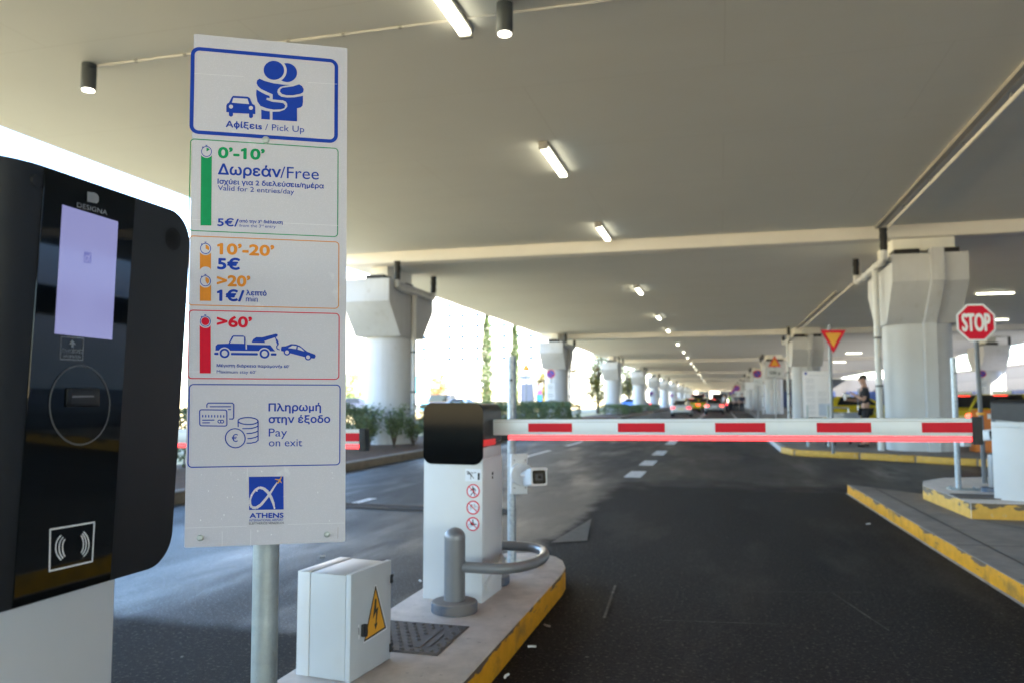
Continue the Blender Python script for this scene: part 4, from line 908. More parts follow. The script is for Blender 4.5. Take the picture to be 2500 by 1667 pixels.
# ================================================================== RIGHT SIDE
def post(t, h, r=.025, m=None, x=0, y=0, z0=0): return MB().tube([(x, y, z0), (x, y, h)], r, 14).build('post', m or M_greyst, t)
FP = Plane((0, -.03, 0), (1, 0, 0), (0, 0, 1))
def grate(loc, w_, d_, label, n, rz=0):
    t = thing('drain_grate', label, 'drain grate', loc, rz, None)
    MB().span((-w_ / 2, -d_ / 2, -.02), (w_ / 2, d_ / 2, .001)).build('pit', M_soil, t, smooth=0)
    b = MB()
    for k in range(n + 1): x = -w_ / 2 + w_ * k / n; b.box((x, 0, .006), (w_ / n * .45, d_, .01))
    for y in (-d_ / 2, d_ / 2): b.box((0, y, .0065), (w_, .03, .012))
    b.build('bars', M_iron, t); return t
grate((-4.35, 8.72, .003), 4.0, .30, 'slotted drain channel across the left lane', 92)
grate((2.55, 9.05, .286), .46, .34, 'slotted grate in the right island by the turned cabinet', 14)
# stop sign, leaning
s0 = at_z(2407, 1195, .285)
ss = thing('stop_sign', 'red octagonal stop sign on a leaning grey post', 'stop sign', (3.05, 10.6, .285)); base = Vector((3.05, 10.6, .285))
tpx = at_y(2381, 788, 10.6); top = Vector((tpx.x, 10.6, tpx.z)); up = (top - base).normalized()
MB().tube([base, base + up * ((top - base).length + .22)], .027, 14).build('post', mat('grey_post', (.10, .105, .115), .5), ss, world=True)
OP = Plane(top + Vector((0, -.032, 0)), Vector((.985, .17, 0)), up)
def octa(r): return [(r * cos(pi / 8 + pi / 4 * k), r * sin(pi / 8 + pi / 4 * k)) for k in range(8)]
RR = .245
b = MB(); b.slab(OP, octa(RR), -.003, 0); pn = b.build('plate', M_wink, ss, world=True, smooth=0)
b = MB(); b.flat(OP, [octa(RR * .90)], 0, .001); text_on(b, OP, 'STOP', (-.168, -.11), (.168, -.11), .22, 1, .002, .026, False); b.build('lettering', [M_sred, M_wink], pn, world=True, smooth=0)
MB().box(base + up * .83, (.075, .06, .03)).build('yellow_tape', M_yellow, ss, world=True)
# round bollard behind the turned cabinet
gb = thing('steel_bollard', 'short grey bollard on the right island beside the turned cabinet', 'bollard', (2.86, 9.62, .285))
MB().lathe([(.056, 0), (.056, .36), (.05, .40), (.02, .42)], n=24).build('post', M_greyst, gb); MB().lathe([(.13, 0), (.13, .045), (.12, .05)], n=28).build('base', M_blbase, gb)
# orange plastic road barrier
M_opl = mat('orange_plastic', (.62, .17, .02), .5, 0, .08, 4)
ob = thing('plastic_road_barrier', 'orange water filled road barrier behind the stop sign post', 'road barrier', (5.72, 19.6, .13), radians(8)); ob.scale = (.62, .7, .92)
b = MB(); P1 = [(-.5, -.26, 0), (.5, -.26, 0), (.5, .26, 0), (-.5, .26, 0), (-.47, -.2, .45), (.47, -.2, .45), (.47, .2, .45), (-.47, .2, .45)]; b.hexa(P1)
b.hexa([(x, y * .8, z + .45) for x, y, z in P1[:4]] and [(-.47, -.16, .45), (.47, -.16, .45), (.47, .16, .45), (-.47, .16, .45), (-.45, -.1, 1.02), (.45, -.1, 1.02), (.45, .1, 1.02), (-.45, .1, 1.02)]); b.build('body', M_opl, ob, bevel=.03)
for x in (-.25, .25): MB().box((x, -.17, .62), (.16, .05, .2)).build('recess', mat('orange_dark', (.42, .10, .012), .6), ob, bevel=.01)
MB().box((.12, -.2, .86), (.34, .02, .12)).build('reflector', M_wink, ob)
# yield sign
yp = at_z(2034, 1106, .13)
ys = thing('yield_sign', 'red and yellow inverted triangle yield sign on a grey pole', 'yield sign', (yp.x, yp.y, .13))
tz = at_y(2034, 793, yp.y).z; post(ys, tz - .13, .032, mat('yield_post', (.20, .21, .22), .45, .3))
a0 = at_y(2003, 806, yp.y - .03); a1 = at_y(2065, 806, yp.y - .03); a2 = at_y(2035, 862, yp.y - .03)
def tri_sign(t, p3, inner=.62, name='plate', up_=False):
    ctr = sum(p3, Vector()) / 3; PP = Plane(ctr, (1, 0, 0), (0, 0, 1)); q = [((p - ctr).x, (p - ctr).z) for p in p3]
    if up_ is False: q = [q[0], q[2], q[1]]
    b = MB(); b.slab(PP, q, -.003, .001); pl = b.build(name, M_sred, t, world=True, smooth=0)
    b = MB(); b.slab(PP, [(x * inner, z * inner) for x, z in q], .001, .003); b.build('yellow_face', M_yellow, pl, world=True, smooth=0); return pl
tri_sign(ys, [a0, a1, a2])
# notice board on legs
nb = thing('notice_board', 'tall white notice board of small print on short legs', 'notice board', (2.36, 20.6, .13))
n0 = at_y(1963, 1018, 20.6); n1 = at_y(2027, 905, 20.6); NP = Plane((n0.x, 20.6, n0.z), (1, .02, 0), (0, 0, 1)); nw = n1.x - n0.x; nh = n1.z - n0.z
b = MB(); b.slab(NP, [(0, 0), (nw, 0), (nw, nh), (0, nh)], -.04, 0); nbp = b.build('board', mat('notice_paper', (.70, .66, .67), .5, 0, .03, 2), nb, world=True, bevel=.004)
b = MB()
for k in range(34):
    for c in (.1, .53):
        if k % 6 == 5 or (c > .5 and k < 11): continue
        y = nh * (.84 - k * .0235); b.flat(NP, [[(nw * c, y), (nw * (c + random.uniform(.3, .38)), y), (nw * (c + .3), y + .008), (nw * c, y + .008)]], 0, .001)
b.flat(NP, [[(nw * .2, nh * .905), (nw * .8, nh * .905), (nw * .8, nh * .915), (nw * .2, nh * .915)]], 0, .001)
b.flat(NP, [[(nw * .55, nh * .04), (nw * .98, nh * .04), (nw * .98, nh * .30), (nw * .55, nh * .30)]], 2, .001); b.flat(NP, [[(nw * .06, nh * .93), (nw * .15, nh * .93), (nw * .15, nh * .975), (nw * .06, nh * .975)]], 1, .0012)
b.build('small_print', [mat('faint_print', (.42, .40, .43), .6), M_blue, mat('grey_notice', (.42, .46, .55), .6)], nbp, world=True, smooth=0)
for x in (n0.x + .08, n1.x - .08): MB().tube([(x, 20.63, .13), (x, 20.63, n0.z + .3)], .035, 12).build('leg', M_galv, nb, world=True)
# small road signs further along both pavements
M_nb = mat('no_parking_blue', (.03, .09, .45), .45)
def round_sign(loc, h, r, label, plates=(), grp='no parking signs', pole_h=None):
    t = thing('no_parking_sign', label, 'no parking sign', loc, 0, grp)
    post(t, h + r * .6, .03); P = Plane((0, -.035, h), (1, 0, 0), (0, 0, 1))
    b = MB(); b.slab(P, circ(0, 0, r, n=32), -.003, 0); d = b.build('disc', M_sred, t, smooth=0)
    b = MB(); b.flat(P, [circ(0, 0, r * .78, n=32)], 0, .002); a = Vector((-.56 * r, .56 * r)); stroke(b, P, [tuple(a), tuple(-a)], r * .2, 1, .004, False, False); b.build('blue_face', [M_nb, M_sred], d, smooth=0)
    for k, (z0, z1, wd) in enumerate(plates):
        b = MB(); b.slab(P, [(-wd / 2, z0 - h), (wd / 2, z0 - h), (wd / 2, z1 - h), (-wd / 2, z1 - h)], -.003, 0)
        for q in range(3): b.flat(P, [[(-wd * .36, z0 - h + (z1 - z0) * (.24 + q * .2)), (wd * .36, z0 - h + (z1 - z0) * (.24 + q * .2)), (wd * .36, z0 - h + (z1 - z0) * (.3 + q * .2)), (-wd * .36, z0 - h + (z1 - z0) * (.3 + q * .2))]], 1, .002)
        b.build('plate', [M_wink, M_gink], t, smooth=0)
    return t
def by_px(u, v, y): p = at_y(u, v, y); return p
p = by_px(1345, 912, 39); round_sign((p.x, 39, 0), p.z, .22, 'no parking sign with two white plates in front of the second left column', ((1.75, 2.12, .38), (1.32, 1.72, .42)))
p = by_px(1849, 912, 50); round_sign((p.x, 50, .13), p.z - .13, .24, 'no parking sign over a white plate on the right pavement', ((2.05, 2.5, .5),))
for k, (u, v, y, r) in enumerate(((1799, 947, 72, .26), (1792, 955, 86, .26), (1786, 960, 100, .26), (1590, 960, 95, .26), (1640, 965, 130, .26))):
    p = by_px(u, v, y); round_sign((p.x, y, .1), p.z - .1, r, ['first of the small far no parking signs above the crowd', 'second of the small far no parking signs above the crowd', 'third of the small far no parking signs above the crowd', 'tiny no parking sign before the fifth left column', 'tiny no parking sign before the seventh left column'][k], ((1.5, 1.95, .42),))
p = by_px(2398, 912, 48); round_sign((p.x, 48, 0), p.z, .19, 'no parking sign beside the sunlit far right column', ((2.0, 2.35, .4),))
def warn_sign(y, tri, plate, label, txt, base=.13, board=None):
    p3 = [at_y(u, v, y - .035) for u, v in tri]; c = p3[0].x; t = thing('warning_sign', label, 'warning sign', (c, y, base), 0, 'triangular warning signs')
    post(t, p3[0].z - base, .032); tri_sign(t, [p3[1], p3[2], p3[0]], .66, up_=True)
    a, d = at_y(plate[0], plate[3], y - .035), at_y(plate[2], plate[1], y - .035); P = Plane(a, (1, 0, 0), (0, 0, 1)); w_, h_ = d.x - a.x, d.z - a.z
    b = MB(); b.slab(P, rrect(0, 0, w_, h_, .03), -.003, 0); pl = b.build('distance_plate', mat('sign_plate_grey', (.55, .55, .55), .5), t, world=True, smooth=0)
    b = MB(); text_on(b, P, txt, (w_ * .16, h_ * .28), (w_ * .84, h_ * .28), h_ * .44, 0, .001, .02, False); b.build('lettering', [M_ink], pl, world=True, smooth=0)
    return t
warn_sign(40, [(1891, 868), (1875, 895), (1907, 895)], (1873, 899, 1911, 919), 'yellow warning triangle above a 100 plate, right pavement', '100 μ')
warn_sign(46, [(1284.5, 885), (1273, 904), (1296, 904)], (1268.5, 914, 1298.5, 927), 'yellow warning triangle against the bright gap on the left', '100 μ', 0)
bt = at_y(1284, 934, 47); bb_ = at_y(1284, 1003, 47)
tt = thing('information_totem', 'grey blank totem board below the left warning triangle', 'totem', (bt.x, 47, 0)); wt = at_y(1300, 960, 47).x - at_y(1268, 960, 47).x
MB().box((0, .3, (bt.z + .3) / 2), (wt, .12, bt.z - .3)).build('panel', mat('totem_grey', (.30, .30, .36), .6), tt); MB().box((0, .3, .16), (wt * 1.1, .3, .34)).build('plinth', M_conc, tt)
p = by_px(1831, 941, 62); wb = thing('blank_sign', 'blank white rectangular sign between the right columns', 'sign', (p.x, 62, .13)); post(wb, p.z + .2, .03); MB().box((0, -.05, p.z - .13), (.66, .02, .56)).build('plate', M_wink, wb)
pp = thing('panel_pair', 'pair of narrow white panels beside a pole', 'panels', (at_y(1892, 980, 44).x, 44, .13))
for x in (-.17, .19): MB().box((x, .05, 1.1), (.17, .03, 1.15)).build('panel', mat('pink_white_panel', (.62, .58, .57), .5), pp)
MB().tube([(.02, .08, 0), (.02, .08, 1.8)], .03, 10).build('post', M_greyst, pp)

# ------------------------------------------------------------------ wall and unseen sun-blocking building at the right
M_block = mat('block_wall', (.22, .205, .195), .9, 0, .1, 2, .3, 40)
tcn = M_block.node_tree; brk = nd(tcn, 'ShaderNodeTexBrick'); brk.inputs['Scale'].default_value = 1; brk.inputs['Color1'].default_value = (.24, .225, .21, 1); brk.inputs['Color2'].default_value = (.20, .19, .18, 1); brk.inputs['Mortar'].default_value = (.13, .12, .115, 1); brk.inputs['Mortar Size'].default_value = .02; brk.inputs['Brick Width'].default_value = 1.6; brk.inputs['Row Height'].default_value = .8
tco = nd(tcn, 'ShaderNodeTexCoord'); mpp = nd(tcn, 'ShaderNodeMapping'); mpp.inputs['Rotation'].default_value = (pi / 2, 0, pi / 2); tcn.links.new(tco.outputs['Object'], mpp.inputs[0]); tcn.links.new(mpp.outputs[0], brk.inputs[0]); tcn.links.new(brk.outputs[0], tcn.nodes['Principled BSDF'].inputs['Base Color'])
rw = thing('block_wall', 'long grey block wall with a dark blue band at the far right', 'wall', (25, 60, 0))
MB().span((24.9, 44, -.03), (25.5, 260, 4.2)).build('blockwork', M_block, rw, world=True); MB().span((24.8, 44, 4.2), (25.6, 260, 4.36)).build('coping', M_conc, rw, world=True)
MB().span((24.86, 40, 1.5), (24.897, 130, 2.15)).build('blue_band', mat('blue_band', (.015, .03, .10), .5), rw, world=True)
tb = thing('sun_block_building', 'tall pale building added at the right to block the sun, outside the frame, seen only in reflections', 'building', (25, 0, 0))  # unseen; height added to keep the sun out from under the deck
MB().span((24.9, -14, -.03), (40, 43.9, 10)).build('walls', mat('sun_block_panel', (.72, .73, .75), .7, 0, .05, .5), tb, world=True, smooth=0)
for k in range(11): MB().span((24.86, -12 + k * 5, 3.0), (24.897, -8 + k * 5, 4.2)).build('window', M_glass, tb, world=True, smooth=0)
ew = thing('end_wall', 'dark wall closing the view under the deck behind the taxis', 'wall', (15, 128, 0)); MB().span((7.5, 128, -.03), (24.8, 128.5, 4.5)).build('panels', mat('dark_panel', (.07, .068, .07), .8, 0, .2, .4), ew, world=True)
for k in range(5): MB().span((9 + k * 3.2, 127.9, .3), (10.6 + k * 3.2, 127.98, 2.6)).build('blue_door', mat('blue_panel', (.015, .03, .09), .5), ew, world=True)
eb = thing('tunnel_end_building', 'low grey building closing the far end of the road', 'building', (0, 380, 0)); MB().span((-40, 380, -.03), (60, 400, 9)).build('walls', mat('far_wall', (.35, .34, .32), .9), eb, world=True, smooth=0)
for k in range(8): MB().span((-30 + k * 10, 379.9, 2), (-25 + k * 10, 379.97, 6)).build('window', M_glass, eb, world=True, smooth=0)

# ------------------------------------------------------------------ vehicles
def make_car(name, label, cat, loc, rz, paint, group, taxi=False, brake=True, van=False, lit=True):
    t = thing(name, label, cat, loc, rz, group)
    H1, HR = (1.0, 1.45) if not van else (1.05, 1.95)
    b = MB(); st_ = [(-2.24, .70, .44, .80), (-2.2, .82, .34, .96), (-1.9, .87, .25, H1), (-1.2, .89, .2, H1), (.6, .9, .2, H1 - .02), (1.2, .9, .22, .93), (1.9, .86, .26, .80), (2.2, .72, .36, .62)]
    ring = []
    for y, w_, zb, zt in st_:
        ring.append([(-w_ * .88, y, zb), (w_ * .88, y, zb), (w_, y, zb + .14), (w_, y, zt - .16), (w_ * .9, y, zt - .02), (w_ * .6, y, zt), (-w_ * .6, y, zt), (-w_ * .9, y, zt - .02), (-w_, y, zt - .16), (-w_, y, zb + .14)])
    b.v = [p for r in ring for p in r]; n = 10
    for i in range(len(ring) - 1):
        for k in range(n): b.f.append([i * n + k, i * n + (k + 1) % n, (i + 1) * n + (k + 1) % n, (i + 1) * n + k])
    b.f += [list(range(n - 1, -1, -1)), list(range((len(ring) - 1) * n, len(ring) * n))]; b.m = [0] * len(b.f)
    yr, yf, yR, yF = (-1.95, 1.05, -1.35, .15) if not van else (-2.15, 1.3, -2.05, .6)
    g0, g1 = .80, .60 if not van else .76
    b.hexa([(-g0, yr, H1 - .03), (g0, yr, H1 - .03), (g0, yf, H1 - .06), (-g0, yf, H1 - .06), (-g1, yR, HR), (g1, yR, HR), (g1, yF, HR - .02), (-g1, yF, HR - .02)])
    b.build('body', paint, t, bevel=.02, smooth=50)
    def pane(nm, q, m=M_glass):
        q = [Vector(p) for p in q]; nrm = (q[1] - q[0]).cross(q[2] - q[1]).normalized(); c = sum(q, Vector()) / 4
        if nrm.dot(c - Vector((0, -.4, 1.1))) < 0: nrm = -nrm; q.reverse()
        q = [c + (p - c) * .86 + nrm * .012 for p in q]; MB().add(q, [(0, 1, 2, 3)]).build(nm, m, t, smooth=0)
    A = lambda x, y, z: (x, y, z)
    pane('rear_window', [A(-g0, yr, H1), A(g0, yr, H1), A(g1, yR, HR), A(-g1, yR, HR)]); pane('windscreen', [A(-g0, yf, H1), A(g0, yf, H1), A(g1, yF, HR), A(-g1, yF, HR)])
    for s in (-1, 1): pane('side_window', [A(s * g0, yr + .35, H1), A(s * g0, yf - .3, H1), A(s * g1, yF, HR), A(s * g1, yR + .05, HR)])
    for s in (-1, 1):
        MB().box((s * .66, -2.16, .80), (.34, .16, .17)).build('tail_light', M_tail if brake else M_taildim, t, bevel=.03)
        MB().box((s * .62, 2.05, .62), (.3, .24, .14)).build('headlight', M_head, t, bevel=.03)
        for y in (-1.35, 1.4):
            R_ = Matrix.Rotation(pi / 2, 3, 'Y'); wv = MB().lathe([(.2, -.1), (.31, -.09), (.32, 0), (.31, .09), (.2, .1)], (s * .80, y, .32), 22, rot=R_).build('wheel', M_tyre, t)
            MB().lathe([(.2, -.02), (.2, .02)], (s * .90, y, .32), 16, rot=R_).build('rim', M_rim, wv)
    MB().box((0, -2.245, .72), (.5, .02, .12)).build('number_plate', M_plate if taxi else M_wink, t); MB().box((0, -2.2, .36), (1.5, .12, .14)).build('bumper', M_black, t, bevel=.02)
    if brake: MB().box((0, yR - .05, HR - .06), (.34, .06, .05)).build('brake_light', M_tail, t)
    if taxi: MB().box((0, -.55, HR + .06), (.5, .16, .11)).build('roof_sign', mat('taxi_sign', (.75, .72, .6), .4), t, bevel=.02)
    return t
W_ = mat('white_car_paint', (.66, .64, .60), .25, 0, .02, 2, coat=.6); Y_ = mat('taxi_yellow_paint', (.60, .44, .02), .25, 0, .02, 2, coat=.6); G_ = mat('silver_car_paint', (.42, .43, .45), .25, .4, .02, 2, coat=.6)
R_ = mat('red_van_paint', (.40, .02, .02), .3, 0, .02, 2, coat=.5); K_ = mat('dark_car_paint', (.03, .035, .05), .25, 0, .02, 2, coat=.6); B_ = mat('blue_car_paint', (.05, .16, .50), .3, 0, .02, 2, coat=.5)
p = at_z(1665, 1016, 0); make_car('taxi_car', 'white saloon driving away in the left lane, brake lights on', 'car', (p.x, 62, 0), 0, W_, 'cars on the road', True, False).scale = (.86, .86, .86)
make_car('taxi_car', 'yellow taxi ahead of the white saloon', 'car', (at_y(1690, 990, 84).x, 84, 0), 0, Y_, 'cars on the road', True, True)
make_car('red_van', 'red van beyond the yellow taxi on the road', 'van', (at_y(1705, 990, 98).x, 98, 0), 0, R_, 'cars on the road', False, False, True)
make_car('saloon_car', 'silver car with bright brake lights in the right lane', 'car', (at_y(1744, 990, 74).x, 74, 0), 0, G_, 'cars on the road', False, True).scale = (.95, .95, .95)
make_car('taxi_car', 'pale yellow taxi half hidden left of the silver car', 'car', (at_y(1722, 990, 92).x, 92, 0), 0, Y_, 'cars on the road', True, False)
make_car('minibus', 'dark van beyond the silver car by the crowd', 'van', (at_y(1757, 985, 90).x, 90, 0), 0, K_, 'cars on the road', False, False, True)
make_car('taxi_car', 'yellow taxi behind the man in black', 'car', (at_y(2095, 985, 42).x, 42, 0), radians(-72), Y_, 'taxis at the right-hand rank', True, False)
make_car('taxi_car', 'yellow taxi with red brake light left of the orange barrier', 'car', (at_y(2352, 985, 30).x, 30, 0), radians(-14), Y_, 'taxis at the right-hand rank', True, True)
make_car('taxi_car', 'yellow taxi seen over the turned cabinet', 'car', (at_y(2450, 985, 27).x, 27, 0), radians(-20), Y_, 'taxis at the right-hand rank', True, True)
make_car('saloon_car', 'dark car out in the sun, left of the first left column', 'car', (-30.5, 60, 0), radians(100), K_, 'cars out in the sun', False, False)
make_car('minibus', 'dark van out in the sun above the barrier head', 'van', (at_y(1070, 970, 92).x, 92, 0), radians(80), K_, 'cars out in the sun', False, False, True)
make_car('saloon_car', 'grey blue car out in the sun above the barrier head', 'car', (at_y(1115, 975, 80).x, 80, 0), radians(75), mat('slate_car_paint', (.10, .15, .22), .3, 0, .02, 2, coat=.5), 'cars out in the sun', False, False)
make_car('saloon_car', 'blue car out in the sun left of the fourth column', 'car', (at_y(1541, 1000, 92).x, 92, 0), radians(60), B_, 'cars out in the sun', False, False)
# luggage trolley
lt = thing('luggage_trolley', 'steel luggage trolley parked by the man in black', 'luggage trolley', (3.02, 21.4, .13), radians(10))
M_st = mat('trolley_steel', (.55, .56, .58), .3, .7, .05, 9)
b = MB()
for x in (-.33, .33): b.tube([(x, -.3, .12), (x, .55, .2), (x, .62, .95)], .016, 8)
b.tube([(-.33, .6, .95), (.33, .6, .95)], .02, 8); b.build('frame', M_st, lt); MB().box((0, .1, .25), (.64, .8, .04)).build('deck', M_st, lt); MB().box((0, .0, .72), (.74, .34, .22)).build('basket', mat('trolley_panel', (.50, .54, .60), .45, .2), lt, bevel=.03)
for x, y in ((-.33, -.25), (.33, -.25), (-.3, .5), (.3, .5)): MB().lathe([(.065, -.02), (.07, 0), (.065, .02)], (x, y, .07), 14, rot=Matrix.Rotation(pi / 2, 3, 'Y')).build('wheel', M_tyre, lt)

# ------------------------------------------------------------------ people
def skin(name, nodes, edges, m, parent, root=0, sub=2):
    me = bpy.data.meshes.new(name); me.from_pydata([n[0] for n in nodes], edges, []); o = bpy.data.objects.new(name, me); COL.objects.link(o)
    k = o.modifiers.new('skin', 'SKIN'); k.use_smooth_shade = True; s = o.modifiers.new('sub', 'SUBSURF'); s.levels = sub; s.render_levels = sub
    sv = me.skin_vertices[0].data
    for i, n in enumerate(nodes): sv[i].radius = n[1] if isinstance(n[1], tuple) else (n[1], n[1])
    sv[root].use_root = True
    dg = bpy.context.evaluated_depsgraph_get(); me2 = bpy.data.meshes.new_from_object(o.evaluated_get(dg)); bpy.data.objects.remove(o); bpy.data.meshes.remove(me)
    me2.name = name; me2.materials.clear(); me2.materials.append(m); me2.polygons.foreach_set('use_smooth', [True] * len(me2.polygons))
    o = bpy.data.objects.new(name, me2); COL.objects.link(o); o.parent = parent; return o
def person(label, loc, rz, top_m, leg_m, group, arms='down', fine=False, hair=(.015, .012, .01), look=.05):
    t = thing('person', label, 'person', loc, rz, group)      # faces local +X
    if arms == 'hold': RA = [(.02, -.20, 1.40), (.04, -.25, 1.13), (.30, -.17, 1.15), (.38, -.13, 1.16)]; LA = [(.02, .20, 1.40), (.06, .25, 1.14), (.26, .18, 1.27), (.33, .13, 1.32)]
    else: RA = [(0, -.20, 1.40), (-.02, -.26, 1.12), (.05, -.27, .88), (.07, -.27, .80)]; LA = [(0, .20, 1.40), (-.03, .26, 1.12), (.03, .27, .88), (.05, .27, .80)]
    N = [((0, 0, .97), (.15, .11)), ((.01, 0, 1.15), (.14, .105)), ((.01, 0, 1.34), (.165, .115)), ((0, 0, 1.46), (.08, .075)), ((.02, 0, 1.52), .056), ((.04, 0, 1.60), (.075, .085)), ((.05 + look * .3, 0, 1.68), (.08, .095)), ((.05, 0, 1.745), (.055, .06))]
    E_ = [(0, 1), (1, 2), (2, 3), (3, 4), (4, 5), (5, 6), (6, 7)]
    N.append(((.145, 0, 1.645), .016)); E_.append((6, 8))
    for s_, a in ((-1, RA), (1, LA)):
        i = len(N); N += [(a[0], .058), (a[1], .045), (a[2], .034), (a[3], (.036, .024))]; E_ += [(2, i), (i, i + 1), (i + 1, i + 2), (i + 2, i + 3)]
        if fine:
            d = (Vector(a[3]) - Vector(a[2])).normalized(); sd = d.cross(Vector((0, 0, 1))).normalized()
            for k in range(4):
                f0 = Vector(a[3]) + d * .035 + sd * (k - 1.5) * .019; L = (.065, .075, .07, .055)[k]; j = len(N)
                N += [(tuple(f0), .0095), (tuple(f0 + d * L * .55 + Vector((0, 0, -.012))), .0085), (tuple(f0 + d * L * .7 + Vector((0, 0, -.04))), .0075)]; E_ += [(i + 3, j), (j, j + 1), (j + 1, j + 2)]
            j = len(N); th = Vector(a[3]) - d * .01 - sd * .035 * s_; N += [(tuple(th), .010), (tuple(th + d * .04 + Vector((0, 0, .012))), .0085)]; E_ += [(i + 3, j), (j, j + 1)]
    st = .06
    for s_ in (-1, 1):
        i = len(N); x = st * s_; N += [((0, s_ * .09, .90), .085), ((x * .6 + .02, s_ * .10, .50), .058), ((x, s_ * .105, .09), .042), ((x + .13, s_ * .115, .045), (.04, .03))]; E_ += [(0, i), (i, i + 1), (i + 1, i + 2), (i + 2, i + 3)]
    skin('body', N, E_, M_skin, t)
    # clothing follows the same joints
    Tn = [((0, 0, .93), (.165, .125)), ((.01, 0, 1.15), (.157, .122)), ((.01, 0, 1.34), (.18, .13)), ((0, 0, 1.45), (.105, .09))]; Te = [(0, 1), (1, 2), (2, 3)]
    for a in (RA, LA): i = len(Tn); m_ = Vector(a[0]).lerp(Vector(a[1]), .72); Tn += [(a[0], .074), (tuple(m_), .064)]; Te += [(2, i), (i, i + 1)]
    skin('shirt', Tn, Te, top_m, t)
    Ln = [((0, 0, .96), (.168, .125))]; Le = []
    for s_ in (-1, 1): i = len(Ln); x = st * s_; Ln += [((0, s_ * .09, .88), .105), ((x * .6 + .02, s_ * .10, .50), .077), ((x, s_ * .105, .12), .064)]; Le += [(0, i), (i, i + 1), (i + 1, i + 2)]
    skin('trousers', Ln, Le, leg_m, t)
    for s_ in (-1, 1): x = st * s_; skin('shoe', [((x - .03, s_ * .105, .055), .05), ((x + .10, s_ * .115, .045), (.05, .042)), ((x + .17, s_ * .117, .038), (.042, .03))], [(0, 1), (1, 2)], M_black, t, 0, 1)
    hm = mat('hair_%d' % int(hair[0] * 1000), hair, .7); b = MB(); b.lathe([(.090, 0), (.098, .03), (.095, .065), (.075, .098), (.04, .115), (.002, .12)], (.028, 0, 1.66), 18); b.build('hair', hm, t)
    for s_ in (-1, 1): MB().lathe([(.008, -.005), (.008, .005)], (.132 + look * .2, s_ * .032, 1.685), 8, rot=Matrix.Rotation(pi / 2, 3, 'Y')).build('eye', M_ink, t); MB().lathe([(.022, -.008), (.024, 0), (.018, .008)], (.05, s_ * .092, 1.67), 10, rot=Matrix.Rotation(pi / 2, 3, 'X')).build('ear', M_skin, t)
    MB().box((.128, 0, 1.612), (.012, .045, .008)).build('mouth', mat('lips', (.30, .11, .09), .5), t)
    return t
C_blk = mat('black_cloth', (.012, .012, .016), .85, 0, .2, 20); C_nav = mat('navy_cloth', (.02, .025, .05), .85); C_wht = mat('white_cloth', (.55, .52, .52), .85); C_tan = mat('tan_cloth', (.34, .28, .22), .85); C_lime = mat('lime_vest', (.30, .70, .05), .7); C_grey = mat('grey_cloth', (.16, .16, .17), .85)
mp_ = at_z(2128, 1092, .13)
man = person('man in black with a lanyard holding a cup beside the big right column', (3.43, 20.75, .13), pi, C_blk, C_blk, 'people under the deck', 'hold', True)
b = MB(); b.tube([(.135, -.07, 1.44), (.165, -.03, 1.2), (.16, 0, 1.02), (.165, .03, 1.2), (.135, .07, 1.44)], .008, 8); b.build('lanyard', mat('lanyard_grey', (.3, .33, .4), .6), man); MB().box((.165, 0, .96), (.01, .09, .12)).build('badge', M_wink, man)
cu = thing('paper_cup', 'white paper cup in the hand of the man in black', 'cup', (3.0, 20.87, 1.27)); MB().lathe([(.032, 0), (.04, .15)], n=18).build('cup_wall', M_wink, cu); MB().lathe([(.042, .15), (.043, .16), (.036, .168)], n=18).build('lid', M_wink, cu)
crowd = [(1768, 78, C_wht, C_tan, 'person in a pale shirt at the left end of the far crowd'), (1782, 74, C_lime, C_blk, 'person in a lime vest in the far crowd'), (1791, 76, C_wht, C_blk, 'person in a white top and black trousers in the far crowd'), (1797, 72, C_grey, C_blk, 'person in a grey top next to the white top in the far crowd'), (1805, 74, C_blk, C_blk, 'person all in black, far crowd, beside the grey pole'), (1812, 71, C_nav, C_blk, 'person in navy at the right end of the far crowd'), (1786, 92, C_tan, C_nav, 'person in a tan top deeper in the far crowd'), (1652, 70, C_wht, C_tan, 'person in pale clothes walking on the left verge')]
for k, (u, y, a, c, l) in enumerate(crowd): person(l, (at_y(u, 990, y).x, y, .1 if u > 1700 else 0), [.4, pi, -1.2, 2.2, 1.4, -pi / 2, 1, pi / 2][k], a, c, 'people in the distance', 'down', False, hair=((.015, .012, .01) if k % 2 else (.06, .035, .02)))
# small lit boards hanging far down the road
for k, (u, v, wd, hh, col) in enumerate(((1731, 978, 1.0, .55, (.55, 1, .85)), (1759, 975, .8, .6, (1, 1, .75)))):
    p = at_y(u, v, 78 + k * 8); t = thing('lit_board', ['pale green lit board above the silver car', 'pale yellow lit board right of the silver car'][k], 'lit sign', (p.x, 92 + k * 6, 0)); q = at_y(u, v, 92 + k * 6)
    post(t, q.z - hh / 2, .04); MB().box((0, 0, q.z), (wd, .15, hh)).build('case', M_black, t); MB().box((0, -.085, q.z), (wd * .92, .02, hh * .88)).build('lit_face', mat('lit_face_%d' % k, (.5, .5, .5), .5, emit=col, estr=.5), t)

# litter on the asphalt
for k, (u, v, l) in enumerate(((1298, 1576, 'white cigarette end on the asphalt close to the island kerb'), (1236, 1648, 'cigarette end by the foot of the yellow kerb, lower edge of photo'), (1336, 1525, 'brown scrap beside the tip of the traffic island'), (787, 1356, 'white scrap on the left lane just below the tariff sign'), (1026, 1416, 'white scrap on the left lane beside the barrier cabinet'), (2120, 1277, 'pale scrap near the right-hand kerb'))):
    p = at_z(u, v, .012); MB().tube([(-.02, -.004, .0), (0, .004, .001), (.022, 0, .002)], .006, 7).build('scrap', M_wink if k != 2 else M_dust, tag_l := thing('litter_scrap', l, 'litter', (p.x, p.y, .010), k * 1.3, 'litter on the asphalt'))
